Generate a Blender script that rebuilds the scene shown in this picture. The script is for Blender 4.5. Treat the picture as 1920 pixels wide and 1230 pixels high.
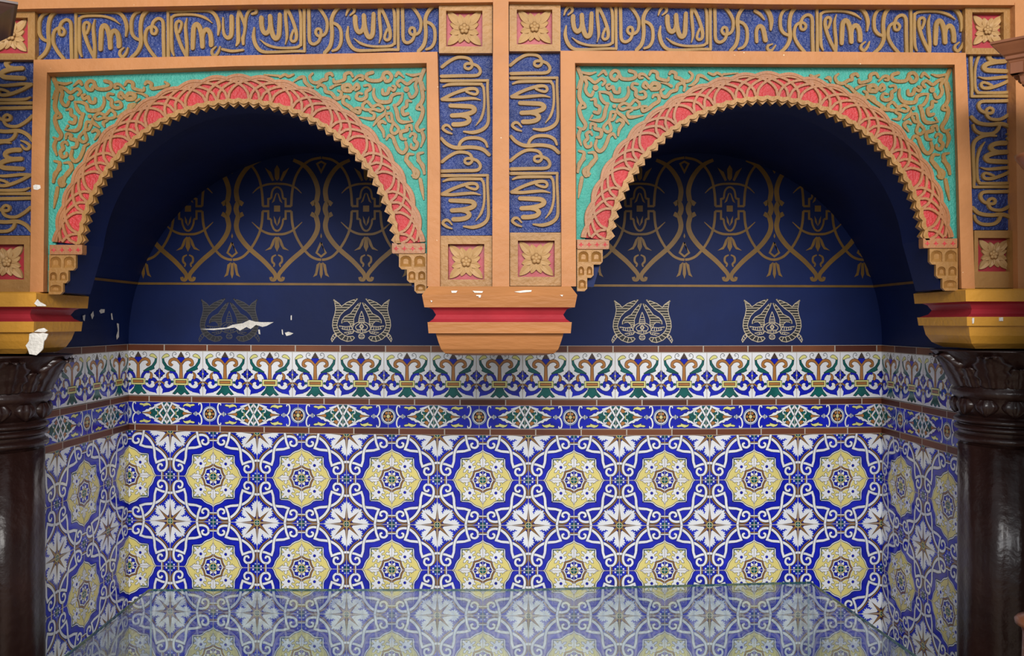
import bpy, math, random
import numpy as np
from mathutils import Vector, geometry

random.seed(7)
C = bpy.context.scene.collection
for o in list(bpy.data.objects):
    bpy.data.objects.remove(o)

# ------------------------------------------------------------------ camera, light, exposure
F = 1616.0            # focal length in pixels of the 1920 x 1230 frame
CX, CY = 945.0, 605.0  # where the view axis meets the frame
ZC = 1.9              # eye height
YB = 3.83             # back wall of the niche
YF = 2.76             # face of the plaster arcade
XL = (241 - CX) / F * YB
XR = (1653.6 - CX) / F * YB

cam_d = bpy.data.cameras.new('camera')
cam = bpy.data.objects.new('camera', cam_d)
C.objects.link(cam)
cam.location = (0, 0, ZC)
cam.rotation_euler = (math.pi / 2, 0, 0)
cam_d.sensor_width = 36.0
cam_d.lens = 36.0 * F / 1920.0
cam_d.shift_x = (960 - CX) / 1920.0
cam_d.shift_y = -(615 - CY) / 1920.0
cam_d.clip_start = 0.05
bpy.context.scene.camera = cam

w = bpy.data.worlds.new('world')
bpy.context.scene.world = w
w.use_nodes = True
w.node_tree.nodes['Background'].inputs['Color'].default_value = (0.86, 0.93, 1.0, 1)
w.node_tree.nodes['Background'].inputs['Strength'].default_value = 0.42


def area(name, loc, target, sx, sy, power, col=(1, 1, 1)):
    d = bpy.data.lights.new(name, 'AREA')
    d.shape = 'RECTANGLE'
    d.size, d.size_y, d.energy, d.color = sx, sy, power, col
    o = bpy.data.objects.new(name, d)
    C.objects.link(o)
    o.location = loc
    o.rotation_euler = (Vector(target) - Vector(loc)).to_track_quat('-Z', 'Y').to_euler()
    return o


area('ceiling_light', (0.7, -2.8, 4.15), (0, 3.2, 1.6), 3.6, 1.2, 300, (1.0, 0.965, 0.92))
area('ceiling_light', (-0.4, -2.6, 3.3), (0, 3.6, 1.1), 3.0, 1.2, 155, (0.97, 0.98, 1.0))

vs = bpy.context.scene.view_settings
vs.view_transform = 'Standard'
vs.look = 'None'
vs.gamma = 1.0
vs.use_curve_mapping = False
vs.exposure = -0.12


# ------------------------------------------------------------------ helpers
def P(px, py, Y):
    return Vector(((px - CX) / F * Y, Y, ZC - (py - CY) / F * Y))


def lin(c):
    r = []
    for x in c:
        x /= 255.0
        r.append(x / 12.92 if x <= 0.04045 else ((x + 0.055) / 1.055) ** 2.4)
    return r


MATS = {}


def mat(name, col, rough=0.5, metal=0.0, var=0.12, vscale=9.0, bump=0.0, bscale=60.0, spec=0.5,
        chips=None, coat=0.0, stretch=None):
    m = bpy.data.materials.new(name)
    m.use_nodes = True
    nt = m.node_tree
    b = nt.nodes['Principled BSDF']
    b.inputs['Roughness'].default_value = rough
    b.inputs['Metallic'].default_value = metal
    b.inputs['Specular IOR Level'].default_value = spec
    b.inputs['Coat Weight'].default_value = coat
    b.inputs['Coat Roughness'].default_value = 0.08
    geo = nt.nodes.new('ShaderNodeNewGeometry')
    vec = geo.outputs['Position']
    if stretch:
        mp = nt.nodes.new('ShaderNodeMapping')
        mp.inputs['Scale'].default_value = stretch
        nt.links.new(vec, mp.inputs['Vector'])
        vec = mp.outputs['Vector']
    c = lin(col)
    n = nt.nodes.new('ShaderNodeTexNoise')
    n.inputs['Scale'].default_value = vscale
    n.inputs['Detail'].default_value = 4
    nt.links.new(vec, n.inputs['Vector'])
    r = nt.nodes.new('ShaderNodeValToRGB')
    r.color_ramp.elements[0].position = 0.3
    r.color_ramp.elements[1].position = 0.7
    r.color_ramp.elements[0].color = [x * (1 - var) for x in c] + [1]
    r.color_ramp.elements[1].color = [min(1, x * (1 + var)) for x in c] + [1]
    nt.links.new(n.outputs['Fac'], r.inputs['Fac'])
    out = r.outputs['Color']
    if chips:
        ccol, cscale, thr = chips
        n2 = nt.nodes.new('ShaderNodeTexNoise')
        n2.inputs['Scale'].default_value = cscale
        n2.inputs['Detail'].default_value = 5
        nt.links.new(geo.outputs['Position'], n2.inputs['Vector'])
        r2 = nt.nodes.new('ShaderNodeValToRGB')
        r2.color_ramp.elements[0].position = thr
        r2.color_ramp.elements[1].position = thr + 0.02
        nt.links.new(n2.outputs['Fac'], r2.inputs['Fac'])
        mx = nt.nodes.new('ShaderNodeMixRGB')
        nt.links.new(r2.outputs['Color'], mx.inputs['Fac'])
        nt.links.new(out, mx.inputs['Color1'])
        mx.inputs['Color2'].default_value = lin(ccol) + [1]
        out = mx.outputs['Color']
    nt.links.new(out, b.inputs['Base Color'])
    if bump:
        n3 = nt.nodes.new('ShaderNodeTexNoise')
        n3.inputs['Scale'].default_value = bscale
        n3.inputs['Detail'].default_value = 3
        nt.links.new(vec, n3.inputs['Vector'])
        bp = nt.nodes.new('ShaderNodeBump')
        bp.inputs['Strength'].default_value = bump
        bp.inputs['Distance'].default_value = 0.01
        nt.links.new(n3.outputs['Fac'], bp.inputs['Height'])
        nt.links.new(bp.outputs['Normal'], b.inputs['Normal'])
    MATS[name] = m
    return m


mat('orange_paint', (186, 125, 76), 0.55, spec=0.3, var=0.07, bump=0.25, bscale=45, chips=((240, 215, 180), 55, 0.735))
mat('gold_trim_paint', (156, 112, 58), 0.5, var=0.14, bump=0.25, bscale=70, metal=0.1)
mat('flower_gold_paint', (182, 144, 96), 0.5, var=0.1, bump=0.15, bscale=90, spec=0.3)
mat('ledge_orange_paint', (174, 115, 66), 0.55, var=0.1, bump=0.3, bscale=40, spec=0.3, stretch=(0.4, 1, 2))
mat('gold_letter_paint', (154, 119, 68), 0.5, spec=0.3, var=0.14, bump=0.15, bscale=120)
mat('gold_rib_paint', (160, 106, 66), 0.5, var=0.12, bump=0.2, bscale=90)
mat('scroll_paint', (146, 110, 58), 0.5, var=0.14, bump=0.2, bscale=100)
mat('red_paint', (186, 50, 52), 0.5, var=0.14, bump=0.5, bscale=140)
mat('red_gloss_paint', (164, 42, 52), 0.45, var=0.1, bump=0.1, bscale=40)
mat('turquoise_paint', (62, 156, 140), 0.55, var=0.14, vscale=25, bump=0.6, bscale=130)
mat('blue_relief_paint', (38, 56, 116), 0.42, var=0.3, vscale=14, bump=0.9, bscale=90, chips=((110, 130, 180), 150, 0.70))
mat('niche_blue_paint', (11, 30, 80), 0.6, spec=0.25, var=0.22, vscale=3.5, bump=0.06, bscale=30)
mat('yellow_ochre_paint', (206, 146, 50), 0.5, var=0.1, bump=0.25, bscale=50)
mat('stencil_gold', (124, 90, 32), 0.5, metal=0.1, var=0.2, vscale=14)
mat('emblem_silver', (196, 180, 150), 0.5, var=0.1)
mat('emblem_black', (22, 22, 30), 0.6, var=0.1)
mat('emblem_faded', (62, 60, 62), 0.6, var=0.25, vscale=30)
mat('bare_plaster', (232, 226, 216), 0.85, var=0.12, vscale=60, bump=0.6, bscale=120)
mat('column_brown', (44, 25, 21), 0.34, var=0.2, bump=0.45, bscale=24, spec=0.45, coat=0.12)
mat('dark_wood', (70, 44, 36), 0.35, var=0.25, vscale=12, stretch=(1, 1, 0.2))
mat('brown_wood', (126, 76, 48), 0.35, var=0.2, vscale=12, stretch=(1, 1, 0.2))
mat('floor_stone', (150, 132, 112), 0.4, var=0.15)
mat('room_plaster', (214, 206, 194), 0.7, var=0.05, bump=0.1)
GL = dict(var=0.07, spec=0.5, bump=0.03, bscale=14)
mat('glaze_white', (236, 237, 240), 0.13, **GL)
mat('glaze_blue', (26, 36, 178), 0.13, var=0.26, vscale=16, bump=0.03, bscale=14)
mat('glaze_yellow', (232, 216, 132), 0.13, **GL)
mat('glaze_orange', (178, 120, 64), 0.13, var=0.15, vscale=12)
mat('glaze_green', (26, 96, 92), 0.13, var=0.25, vscale=16)
mat('glaze_black', (26, 30, 44), 0.15, **GL)
mat('glaze_pale', (160, 186, 232), 0.13, **GL)
mat('glaze_brown', (150, 108, 66), 0.13, **GL)
mat('glaze_lime', (226, 222, 140), 0.13, **GL)
mat('grout', (186, 176, 164), 0.8, var=0.1, vscale=40)
mat('brown_tile_a', (108, 60, 40), 0.42, spec=0.25, var=0.12)
mat('brown_tile_b', (88, 46, 34), 0.42, spec=0.25, var=0.12)
mat('brown_tile_c', (122, 72, 46), 0.42, spec=0.25, var=0.12)

gm = bpy.data.materials.new('clear_glass')
gm.use_nodes = True
nt = gm.node_tree
nt.nodes.clear()
go = nt.nodes.new('ShaderNodeOutputMaterial')
tr = nt.nodes.new('ShaderNodeBsdfTransparent')
tr.inputs['Color'].default_value = (0.965, 0.985, 0.985, 1)
gs = nt.nodes.new('ShaderNodeBsdfGlossy')
gs.inputs['Roughness'].default_value = 0.02
df = nt.nodes.new('ShaderNodeBsdfDiffuse')
df.inputs['Color'].default_value = (0.72, 0.80, 0.86, 1)
fr = nt.nodes.new('ShaderNodeFresnel')
gg = nt.nodes.new('ShaderNodeNewGeometry')
mr = nt.nodes.new('ShaderNodeMapRange')   # the same glass seen from inside and outside
mr.inputs['To Min'].default_value = 1.3
mr.inputs['To Max'].default_value = 1 / 1.3
nt.links.new(gg.outputs['Backfacing'], mr.inputs['Value'])
nt.links.new(mr.outputs['Result'], fr.inputs['IOR'])
m1 = nt.nodes.new('ShaderNodeMixShader')
m2 = nt.nodes.new('ShaderNodeMixShader')
m1.inputs['Fac'].default_value = 0.022     # hazy reflection of the room, put in as pale diffuse colour
nt.links.new(tr.outputs[0], m1.inputs[1])
nt.links.new(df.outputs[0], m1.inputs[2])
nt.links.new(fr.outputs[0], m2.inputs['Fac'])
nt.links.new(m1.outputs[0], m2.inputs[1])
nt.links.new(gs.outputs[0], m2.inputs[2])
nt.links.new(m2.outputs[0], go.inputs['Surface'])
MATS['clear_glass'] = gm
mat('glass_seam', (150, 168, 170), 0.3, var=0.05)
mat('glass_edge_green', (44, 92, 84), 0.15, var=0.1)

ORG = {}


def empty(name, loc):
    o = bpy.data.objects.new(name, None)
    o.empty_display_size = 0.05
    C.objects.link(o)
    o.location = loc
    ORG[o.name] = Vector(loc)
    return o


def tag(o, label, cat, group=None):
    o['label'] = label
    o['category'] = cat
    if group:
        o['group'] = group
    return o


def thing(name, label, cat, loc, group=None):
    return tag(empty(name, loc), label, cat, group)


class MB:
    def __init__(self):
        self.v, self.f, self.m = [], [], []

    def add(self, vs, fs, mi=0):
        n = len(self.v)
        self.v.extend(vs)
        for f in fs:
            self.f.append([i + n for i in f])
            self.m.append(mi)

    def poly(self, pts, mi=0):
        self.add(pts, [list(range(len(pts)))], mi)

    def box(self, a, b, mi=0):
        x0, y0, z0 = a
        x1, y1, z1 = b
        v = [Vector(p) for p in ((x0, y0, z0), (x1, y0, z0), (x1, y1, z0), (x0, y1, z0),
                                 (x0, y0, z1), (x1, y0, z1), (x1, y1, z1), (x0, y1, z1))]
        self.add(v, [(0, 3, 2, 1), (4, 5, 6, 7), (0, 1, 5, 4), (1, 2, 6, 5), (2, 3, 7, 6), (3, 0, 4, 7)], mi)

    def loft(self, loops, mi=0, cap=True, closed=True):
        n = len(loops[0])
        vs = [p for l in loops for p in l]
        fs = []
        for k in range(len(loops) - 1):
            for i in range(n if closed else n - 1):
                j = (i + 1) % n
                fs.append((k * n + i, k * n + j, (k + 1) * n + j, (k + 1) * n + i))
        if cap:
            fs.append(list(range(n))[::-1])
            fs.append([(len(loops) - 1) * n + i for i in range(n)])
        self.add(vs, fs, mi)

    def build(self, name, mats, parent=None, smooth=False, kind=None, label=None):
        me = bpy.data.meshes.new(name)
        org = ORG[parent.name] if parent is not None else Vector((0, 0, 0))
        me.from_pydata([tuple(Vector(p) - org) for p in self.v], [], self.f)
        if isinstance(mats, str):
            mats = [mats]
        for m in mats:
            me.materials.append(MATS[m])
        if len(mats) > 1:
            me.polygons.foreach_set('material_index', self.m)
        if smooth:
            me.polygons.foreach_set('use_smooth', [True] * len(me.polygons))
        me.update()
        o = bpy.data.objects.new(name, me)
        C.objects.link(o)
        if parent is not None:
            o.parent = parent
        ORG[o.name] = org
        if kind:
            o['kind'] = kind
        if label:
            o['label'] = label
        return o


def plate(mb, outer, holes, yf, yb, mi=0, back=True, mapper=P):
    """solid slab: outline and holes given in the plane, front at yf, back at yb"""
    loops = [outer] + list(holes)
    lf = [[mapper(x, y, yf) for x, y in l] for l in loops]
    flat = [p for l in lf for p in l]
    tris = geometry.tessellate_polygon([[Vector((x, y, 0)) for x, y in l] for l in loops])
    n = len(flat)
    vs = flat + [Vector((p.x, yb, p.z)) for p in flat]
    fs = [tuple(t) for t in tris]
    if back:
        fs += [tuple(i + n for i in t[::-1]) for t in tris]
    s = 0
    for l in lf:
        k = len(l)
        for i in range(k):
            a, b = s + i, s + (i + 1) % k
            fs.append((a, b, b + n, a + n))
        s += k
    mb.add(vs, fs, mi)


def smooth_pts(pts, n=6, closed=False):
    pts = [np.array(p, float) for p in pts]
    if len(pts) < 3:
        return pts
    out = []
    N = len(pts)
    rng = range(N if closed else N - 1)
    for i in rng:
        if closed:
            p0, p1, p2, p3 = pts[i - 1], pts[i], pts[(i + 1) % N], pts[(i + 2) % N]
        else:
            p1, p2 = pts[i], pts[i + 1]
            p0 = pts[i - 1] if i else 2 * p1 - p2
            p3 = pts[i + 2] if i + 2 < N else 2 * p2 - p1
        for k in range(n):
            t = k / n
            out.append(0.5 * (2 * p1 + (p2 - p0) * t + (2 * p0 - 5 * p1 + 4 * p2 - p3) * t * t
                              + (3 * p1 - p0 - 3 * p2 + p3) * t ** 3))
    if not closed:
        out.append(pts[-1])
    return out


def sides(pts, w, closed=False):
    """left and right rails of a stroke, w a number or a list along the stroke"""
    N = len(pts)
    if np.isscalar(w):
        ws = [w] * N
    else:
        ws = list(np.interp(np.linspace(0, 1, N), np.linspace(0, 1, len(w)), w))
    L, R = [], []
    for i in range(N):
        a = pts[i - 1] if (i or closed) else pts[i]
        b = pts[(i + 1) % N] if (i < N - 1 or closed) else pts[i]
        d1 = pts[i] - a
        d2 = b - pts[i]
        l1, l2 = np.hypot(*d1), np.hypot(*d2)
        d1 = d1 / l1 if l1 > 1e-9 else None
        d2 = d2 / l2 if l2 > 1e-9 else None
        if d1 is None:
            d1 = d2
        if d2 is None:
            d2 = d1
        if d1 is None:
            d1 = d2 = np.array((1.0, 0))
        n1 = np.array((-d1[1], d1[0]))
        n2 = np.array((-d2[1], d2[0]))
        m = n1 + n2
        q = np.dot(m, m)
        m = m * (2 / q) if q > 0.7 else n1 * 1.2
        h = ws[i] / 2
        L.append(pts[i] + m * h)
        R.append(pts[i] - m * h)
    return L, R


def relief(mb, pts, w, yb, yt, mi=0, n=6, sm=True, closed=False, rnd=True, mapper=P):
    """a raised moulding that follows a line, rounded shoulders, from yb (ground) to yt (top)"""
    pts = smooth_pts(pts, n, closed) if sm else [np.array(p, float) for p in pts]
    if len(pts) < 2:
        return
    if not closed and rnd:
        w0 = w if np.isscalar(w) else w[0]
        w1 = w if np.isscalar(w) else w[-1]
        d0 = pts[0] - pts[1]
        d0 /= max(np.hypot(*d0), 1e-9)
        d1 = pts[-1] - pts[-2]
        d1 /= max(np.hypot(*d1), 1e-9)
        N = len(pts)
        ws = [w] * N if np.isscalar(w) else list(np.interp(np.linspace(0, 1, N), np.linspace(0, 1, len(w)), w))
        pts = [pts[0] + d0 * w0 * 0.42, pts[0] + d0 * w0 * 0.25] + pts + [pts[-1] + d1 * w1 * 0.25, pts[-1] + d1 * w1 * 0.42]
        w = [w0 * 0.4, w0 * 0.8] + ws + [w1 * 0.8, w1 * 0.4]
        # resampled by index: keep one width per point
        ws = w
        L, R = [], []
        L1, R1 = sides(pts, 1.0)
        for i, p in enumerate(pts):
            L.append(p + (L1[i] - p) * ws[i])
            R.append(p + (R1[i] - p) * ws[i])
    else:
        L, R = sides(pts, w, closed)
    loops = []
    y0_ = yt - random.random() * 0.0005
    for li, (l, r) in enumerate(zip(L, R)):
        yt = y0_ - 0.0007 * li / len(L)
        ym = yt + (yb - yt) * 0.28
        c = (l + r) / 2
        il, ir = c + (l - c) * 0.84, c + (r - c) * 0.84
        a, b = mapper(l[0], l[1], yt), mapper(r[0], r[1], yt)
        p, q = mapper(il[0], il[1], yt), mapper(ir[0], ir[1], yt)
        loops.append([Vector((a.x, yb, a.z)), Vector((a.x, ym, a.z)), p, q,
                      Vector((b.x, ym, b.z)), Vector((b.x, yb, b.z))])
    if closed:
        loops.append(loops[0])
    mb.loft(loops, mi, cap=not closed, closed=False)


def clip_poly(pts, box):
    x0, x1, y0, y1 = box
    for ax, lim, sg in ((0, x0, 1), (0, x1, -1), (1, y0, 1), (1, y1, -1)):
        out = []
        n = len(pts)
        for i in range(n):
            a, b = pts[i], pts[(i + 1) % n]
            da, db = (a[ax] - lim) * sg, (b[ax] - lim) * sg
            if da >= 0:
                out.append(a)
            if (da >= 0) != (db >= 0):
                t = da / (da - db)
                out.append((a[0] + (b[0] - a[0]) * t, a[1] + (b[1] - a[1]) * t))
        pts = out
        if len(pts) < 3:
            return []
    return pts


GLZ = ['glaze_white', 'glaze_blue', 'glaze_yellow', 'glaze_orange', 'glaze_green', 'glaze_black', 'glaze_pale',
       'glaze_brown', 'glaze_lime', 'grout', 'brown_tile_a', 'brown_tile_b', 'brown_tile_c']
WH, BL, YE, OR, GR, BK, PA, BR, LI, GT = range(10)


class Art:
    """painted decoration: flat areas of glaze lying one over the other"""
    def __init__(self):
        self.items = []
        self.g = 0

    def fill(self, pts, col, lay, grp=None):
        if grp is None:
            self.g += 1
            grp = self.g
        self.items.append(([(float(x), float(y)) for x, y in pts], col, (lay, grp)))

    def stroke(self, pts, w, col, lay, sm=5, closed=False):
        pts = smooth_pts(pts, sm, closed) if sm else [np.array(p, float) for p in pts]
        L, R = sides(pts, w, closed)
        n = len(pts)
        self.g += 1
        for i in range(n if closed else n - 1):
            j = (i + 1) % n
            self.fill([L[i], L[j], R[j], R[i]], col, lay, self.g)

    def shape(self, pts, col, lay, ow=0.01, sm=4, oc=BK):
        pts = smooth_pts(pts, sm, True) if sm else [np.array(p, float) for p in pts]
        self.fill(pts, col, lay)
        if ow:
            self.stroke(pts, ow, oc, lay + 0.5, 0, True)

    def disc(self, c, r, col, lay, n=20, ow=0):
        p = [(c[0] + r * math.cos(2 * math.pi * i / n), c[1] + r * math.sin(2 * math.pi * i / n)) for i in range(n)]
        self.shape(p, col, lay, ow, 0)

    def strap(self, pts, w, lay, sm=5, col=WH, ow=0.009):
        p = smooth_pts(pts, sm) if sm else pts
        if np.isscalar(w):
            self.stroke(p, w + 2 * ow, BK, lay, 0)
        else:
            self.stroke(p, [x + 2 * ow for x in w], BK, lay, 0)
        self.stroke(p, w, col, lay + 0.5, 0)

    def clipped(self, box):
        a = Art()
        for p, c, l in self.items:
            q = clip_poly(p, box)
            if len(q) >= 3:
                a.items.append((q, c, l))
        return a

    def emit(self, mb, f):
        rank = {k: i for i, k in enumerate(sorted(set(l for p, c, l in self.items)))}
        for p, c, l in self.items:
            mb.poly([f(x, y, 0.0002 + rank[l] * 0.000008) for x, y in p], c)


def mirx(pts, c=0.0):
    return [(2 * c - x, y) for x, y in pts]


# ------------------------------------------------------------------ room shell
mb = MB()
mb.box((-4, -3.5, -0.1), (4, 4.1, 0.0))
mb.build('floor', 'floor_stone', kind='structure')

ZS = ZC - (640 - CY) / F * YB      # springing of the niche vault
mb = MB()
mb.box((XL - 0.25, YB, 0), (XR + 0.25, YB + 0.15, ZC + 1.05))
wall_back = mb.build('wall_back', 'niche_blue_paint', kind='structure')
mb = MB()
mb.box((XL - 0.25, 3.035, 0), (XL, YB, ZS))
wall_left = mb.build('wall_left', 'niche_blue_paint', kind='structure')
mb = MB()
mb.box((XR, 3.035, 0), (XR + 0.25, YB, ZS))
wall_right = mb.build('wall_right', 'niche_blue_paint', kind='structure')


def xz(x, z, Y):
    return Vector((x, Y, z))


# twin barrel vault, a solid block with two half-round hollows
YV = 2.965
mid = 0.005
RV1 = (mid - XL) / 2
RV2 = (XR - mid) / 2
cs = [(XL - 0.25, ZS), (XL, ZS)]
for i in range(1, 48):
    t = math.pi - math.pi * i / 48
    cs.append(((XL + mid) / 2 + RV1 * math.cos(t), ZS + RV1 * math.sin(t)))
cs.append((mid, ZS))
for i in range(1, 48):
    t = math.pi - math.pi * i / 48
    cs.append(((XR + mid) / 2 + RV2 * math.cos(t), ZS + RV2 * math.sin(t)))
cs += [(XR, ZS), (XR + 0.25, ZS), (XR + 0.25, ZC + 1.05), (XL - 0.25, ZC + 1.05)]
mb = MB()
plate(mb, cs, [], YV, YB, mapper=xz)
ceiling = mb.build('ceiling', 'niche_blue_paint', kind='structure')

# the two arches: pixel centre of the round head, springing height, foot height
ARCH = [dict(c=(447, 490), spring=456, foot=549), dict(c=(1439, 485), spring=448, foot=547)]


def opening(a, r, foot_x):
    cx, cy = a['c']
    t0 = math.asin((cy - a['spring']) / r)
    pts = [(cx - foot_x, a['foot'] + 4)]
    for i in range(61):
        t = math.pi - t0 - (math.pi - 2 * t0) * i / 60
        pts.append((cx + r * math.cos(t), cy - r * math.sin(t)))
    pts.append((cx + foot_x, a['foot'] + 4))
    return pts


core = [(-330, 1700), (-330, -260), (2220, -260), (2220, 1700), (2110, 1700), (2110, 542)]
o2 = opening(ARCH[1], 302, 326)[::-1]
o1 = opening(ARCH[0], 302, 326)[::-1]
core += [(x, min(y, 542 if x > 1439 else 538)) for x, y in o2] + [(x, min(y, 538 if x > 447 else 548.5)) for x, y in o1] + [(-186, 548.5), (-186, 1700)]
mb = MB()
plate(mb, core, [], YF + 0.026, 2.96)
mb.build('wall_front', 'niche_blue_paint', kind='structure')


# ------------------------------------------------------------------ painted decoration of the niche
def bw(px, py, h=0.0):
    return P(px, py, YB) - Vector((0, h, 0))


gold = Art()
SX, SY, SS = 420, 290, 4.92


def sp(x, y):
    return ((x - 490) / SS, SY + y / SS)


HALF = []  # (kind, pts, width px)


def S(pts, wd):
    HALF.append(('s', [sp(*p) for p in pts], wd))


def G(pts):
    HALF.append(('f', [sp(*p) for p in pts], 0))


S([(548, 1128), (540, 1152), (512, 1150), (505, 1110), (545, 1055), (620, 975), (730, 880), (800, 805), (850, 725), (866, 650), (850, 572)], [6, 7, 8.5, 9, 9])
S([(805, 460), (845, 440), (868, 500), (845, 560), (802, 545)], [8, 9, 9.5, 9, 8])
S([(855, 428), (866, 330), (838, 230), (780, 140), (715, 85), (640, 50)], [9, 9, 8, 6])
S([(622, 522), (632, 640), (660, 740), (720, 850), (790, 930), (850, 962), (897, 970)], 4.6)
HALF.append(('l', [sp(*p) for p in [(624, 522), (570, 522), (570, 592), (545, 596)]], 4.0))
S([(545, 596), (540, 640), (518, 688), (490, 706)], 3.6)
HALF.append(('l', [sp(*p) for p in [(622, 476), (570, 476), (570, 410), (545, 404)]], 4.0))
S([(545, 404), (535, 340), (515, 310), (490, 298)], 3.6)
S([(620, 476), (630, 340), (660, 210), (720, 110), (800, 50), (897, 28)], 4.6)
S([(490, 735), (560, 730), (640, 695), (722, 622)], [4, 4.5, 4, 1.2])
S([(490, 268), (580, 275), (660, 305), (716, 356)], [4, 4, 3.5, 1.2])
G([(490, 470), (518, 470), (518, 526), (490, 526)])
G([(490, 660), (502, 600), (520, 565), (516, 622)])
G([(490, 352), (500, 380), (514, 430), (540, 448), (520, 400), (505, 360)])
G([(490, 760), (505, 762), (512, 850), (490, 896)])
G([(500, 752), (530, 785), (555, 850), (602, 886), (545, 872), (520, 832)])
S([(500, 925), (532, 945), (535, 985), (515, 1010), (522, 1035)], [2.5, 4, 4, 2.5])
G([(490, 95), (514, 135), (510, 220), (490, 242)])
G([(516, 236), (545, 160), (602, 120), (565, 190), (534, 246)])
FL = []
FL.append([(885, 1000), (909, 1000), (912, 1100), (897, 1145), (882, 1100)])
FL.append([(908, 990), (940, 1015), (952, 1090), (972, 1130), (935, 1112), (922, 1060)])
FL.append([(886, 990), (854, 1015), (842, 1090), (822, 1130), (859, 1112), (872, 1060)])
FL.append([(897, 725), (906, 752), (897, 774), (888, 752)])
for cx0 in (186, 352.6, 519.6, 686.6, 853, 1032, 1199.3, 1368, 1533, 1700):
    k = 1.0 if cx0 < 900 else 1.012
    for sg in (1, -1):
        for kind, pts, wd in HALF:
            q = [(cx0 + sg * x * k, y) for x, y in pts]
            if kind == 'f':
                gold.fill(q, 0, 1)
            else:
                gold.stroke(q, wd, 0, 1 if kind == 's' else 1.2, 5 if kind == 's' else 0)
    for pts in FL:
        gold.fill([(cx0 + (x - 490) / SS * k, SY + y / SS) for x, y in pts], 0, 1)
    for (ya, yb_, yc, xw) in ((810, 905, 940, 43), (160, 85, 65, 38)):
        gold.stroke([(cx0 + (x - 490) / SS * k, SY + y / SS) for x, y in
                     ((897, ya), (897 + xw, yb_), (897, yc), (897 - xw, yb_))], 3.6, 0, 1, 0, True)
gold.stroke([(241, 531.5), (600, 533), (1100, 535.3), (1653, 537)], 4.2, 0, 1, 4)
keep = Art()
for p, c, l in gold.items:
    q = clip_poly(p, (243, 1651, 270, 640))
    q2 = []
    if len(q) < 3:
        continue
    ok = False
    for x, y in q:
        W3 = bw(x, y)
        for xc, rr in (((XL + mid) / 2, RV1), ((XR + mid) / 2, RV2)):
            if W3.z < ZS or (W3.x - xc) ** 2 + (W3.z - ZS) ** 2 < (rr + 0.02) ** 2:
                ok = True
    if ok:
        keep.items.append((q, c, l))
mb = MB()
keep.emit(mb, lambda x, y, h: bw(x, y, 0.0006 + h))
mb.build('stencil_pattern', 'stencil_gold', wall_back, label='gold stencilled lattice and tulips painted on the dark blue lunettes')

# the gold line runs on along the vault sides
mb = MB()
for xc, rr, sg in (((XL + mid) / 2, RV1, -1), ((XR + mid) / 2, RV2, 1)):
    z1 = ZC - ((531.5 if sg < 0 else 537) - CY) / F * YB
    pr = []
    for dz in (-0.005, 0.005):
        z = z1 + dz
        x = xc + sg * (math.sqrt(rr * rr - (z - ZS) ** 2) - 0.004)
        pr.append((x, z))
    mb.poly([Vector((pr[0][0], YB, pr[0][1])), Vector((pr[0][0], YV + 0.02, pr[0][1])),
             Vector((pr[1][0], YV + 0.02, pr[1][1])), Vector((pr[1][0], YB, pr[1][1]))])
mb.build('painted_line', 'stencil_gold', ceiling)

# emblems: striped flame and horn figure, drawn once in lines and mirrored
EX = 828.0
EM = []


def E(pts, closed=False, sm=4):
    EM.append((pts, closed, sm))


OUT = [(910, 185), (1000, 215), (1140, 272), (1250, 352), (1300, 290), (1420, 205), (1385, 300), (1370, 400), (1390, 520),
       (1428, 640), (1438, 760), (1408, 870), (1350, 960), (1260, 1040), (1130, 1088), (1030, 1070), (976, 1012), (1010, 978),
       (1100, 985), (1190, 955), (1270, 895), (1325, 820), (1345, 740), (1320, 640), (1275, 540), (1200, 460), (1100, 390), (1000, 300)]
INN = [(845, 265), (900, 300), (980, 390), (1060, 505), (1180, 565), (1238, 640), (1245, 710), (1190, 668), (1120, 662), (1065, 715),
       (1050, 780), (990, 720), (992, 610), (940, 480), (880, 370)]
CR1 = [(1050, 765), (1160, 780), (1310, 760), (1230, 828), (1100, 852), (1010, 832)]
CR2 = [(980, 862), (1060, 882), (1200, 905), (1130, 936), (1020, 918)]
TIP = [(1372, 910), (1430, 960), (1465, 1040), (1445, 1090), (1400, 1028), (1345, 962)]
for sh in (OUT, INN, CR1, CR2, TIP):
    E(sh, True, 0)
for a, b in (((940, 232), (1000, 222)), ((985, 278), (1095, 262)), ((1035, 322), (1180, 312)), ((1080, 372), (1372, 378)),
             ((1160, 430), (1372, 430)), ((1225, 485), (1382, 490)), ((1270, 540), (1392, 540)), ((1300, 590), (1415, 590)),
             ((1320, 640), (1428, 640)), ((1335, 690), (1434, 690)), ((1345, 745), (1438, 745)), ((1338, 800), (1430, 805)),
             ((1310, 850), (1412, 862)), ((1280, 890), (1385, 920)), ((1230, 930), (1330, 985)), ((1170, 962), (1240, 1050)),
             ((1110, 985), (1140, 1086)), ((1070, 985), (1030, 1068)), ((1300, 290), (1392, 282)), ((1340, 262), (1400, 250)),
             ((1265, 340), (1378, 332)), ((868, 330), (925, 325)), ((900, 400), (985, 395)), ((925, 450), (1020, 450)),
             ((965, 515), (1065, 510)), ((990, 570), (1185, 568)), ((994, 625), (1230, 630)), ((992, 675), (1105, 670)),
             ((990, 712), (1066, 715)), ((1085, 770), (1082, 848)), ((1130, 776), (1130, 848)), ((1175, 780), (1178, 840)),
             ((1225, 776), (1215, 835)), ((1012, 872), (1010, 915)), ((1050, 880), (1048, 924)), ((1095, 888), (1090, 930)),
             ((1390, 925), (1362, 975)), ((1430, 962), (1392, 1015)), ((1452, 1010), (1418, 1052))):
    E([a, b], False, 0)
E([(828, 450), (862, 540), (880, 610), (886, 690), (828, 690)], False, 3)
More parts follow.
